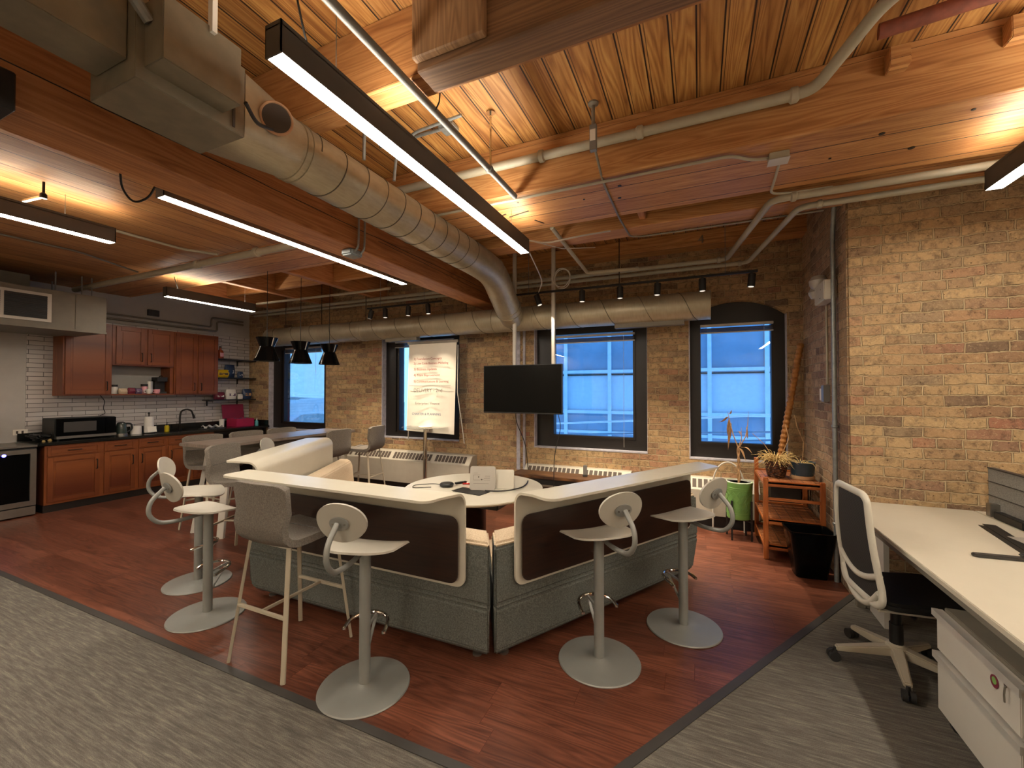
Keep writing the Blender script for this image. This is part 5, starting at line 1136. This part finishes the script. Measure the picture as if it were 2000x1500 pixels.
t = thing('office_chair', 'white framed mesh office chair on casters pulled up to the desk', 'office chair', (1.03, 3.13, 0), math.radians(6))
bs = MB(); 
for k in range(5):
    a = math.radians(38 + 72 * k); c_, s_ = math.cos(a), math.sin(a); p = Vector((-s_, c_, 0))
    A = Vector((c_ * .03, s_ * .03, .115)); B = Vector((c_ * .30, s_ * .30, .075))
    bs.hexa([A + p * .032 - Vector((0, 0, .035)), A - p * .032 - Vector((0, 0, .035)), A - p * .03 + Vector((0, 0, .02)), A + p * .03 + Vector((0, 0, .02))], [B + p * .018 - Vector((0, 0, .015)), B - p * .018 - Vector((0, 0, .015)), B - p * .018 + Vector((0, 0, .012)), B + p * .018 + Vector((0, 0, .012))])
bs.lathe([(.05, .075), (.055, .09), (.05, .14), (.03, .15)], seg=20)
bo = bs.build('base', 'cream_metal', t, bevel=.006)
for k in range(5):
    a = math.radians(38 + 72 * k); c_, s_ = math.cos(a), math.sin(a); m = MB()
    for o in (-.016, .016): q = Vector((c_ * .31, s_ * .31, .028)); d = Vector((-s_, c_, 0)); m.cyl(q + d * (o - .011), q + d * (o + .011), .028, seg=18)
    m.cyl((c_ * .30, s_ * .30, .03), (c_ * .30, s_ * .30, .075), .01, seg=10).build('caster', 'rubber', t)
MB().cyl((0, 0, .14), (0, 0, .36), .024).cyl((0, 0, .14), (0, 0, .26), .032).build('gas_lift', 'black', t)
MB().box(-.11, -.09, .35, .10, .09, .40).box(.0, -.16, .355, .03, .16, .375).build('mechanism', 'black', t, bevel=.01)
MB().prism(rrect(-.20, -.235, .27, .235, .09, 6), .045, lambda x, y, s: (x + .03, y, .415 + s + .02 * (x > .2))).build('seat', 'black', t, bevel=.015)
MB().box(-.17, -.20, .395, .24, .20, .414).build('seat_pan', 'white_plastic', t, bevel=.006)
# back: outline in the plane (y, s), leaning backwards, curved
def bk(y, s, off=0.0):
    z = .40 + s; x = -.17 - .10 * max(0, s - .12) ** 1.1 - .06 * max(0, .12 - s) + .30 * y * y - .02 * math.sin(PI * min(1, s / .65)); return (x - off, y, z)
def outl(w_top, w_mid, s0, s1, n=10):
    o = []
    for k in range(n + 1): q = k / n; o.append((-(w_mid + (w_top - w_mid) * q ** 1.4), s0 + .06 + (s1 - s0 - .12) * q))
    for k in range(1, 7): q = PI / 2 * k / 6; o.append((-w_top + .06 - .06 * math.cos(q) if False else -(w_top - .06) - .06 * math.cos(q), s1 - .06 + .06 * math.sin(q)))
    for k in range(0, 7): q = PI / 2 * k / 6; o.append(((w_top - .06) + .06 * math.sin(q), s1 - .06 + .06 * math.cos(q)))
    for k in range(n + 1): q = 1 - k / n; o.append(((w_mid + (w_top - w_mid) * q ** 1.4), s0 + .06 + (s1 - s0 - .12) * q))
    for k in range(1, 7): q = PI / 2 * k / 6; o.append(((w_mid - .09) + .09 * math.cos(q), s0 + .06 - .06 * math.sin(q)))
    for k in range(1, 7): q = PI / 2 * k / 6; o.append((-(w_mid - .09) - .09 * math.sin(q), s0 + .06 - .06 * math.cos(q)))
    return o
o1 = outl(.195, .235, .02, .62)
m = MB().tube([bk(y, s) for y, s in o1], .017, 8, closed=True, flat=1.3)
m.tube([bk(-.235 + .47 * k / 12, .20 - .07 * math.sin(PI * k / 12)) for k in range(13)], .018, 8, flat=1.0)
m.tube([bk(-.215, .10), bk(-.12, .0), bk(0, -.03), bk(.12, .0), bk(.215, .10)], .018, 8, smooth=.1)
m.bar(bk(0, .02), (-.06, 0, .375), .10, .03)
fr = m.build('back_frame', 'white_plastic', t, angle=60)
MB().shell(lambda u, v: bk((2 * u - 1) * (.222 - .035 * v), .135 + .475 * v, -.004), 10, 14, .003).build('mesh_back', 'mesh_fabric', t)
MB().shell(lambda u, v: bk((2 * u - 1) * (.20), .045 + .10 * v, -.004), 10, 5, .003).build('lumbar_mesh', 'mesh_fabric', t)
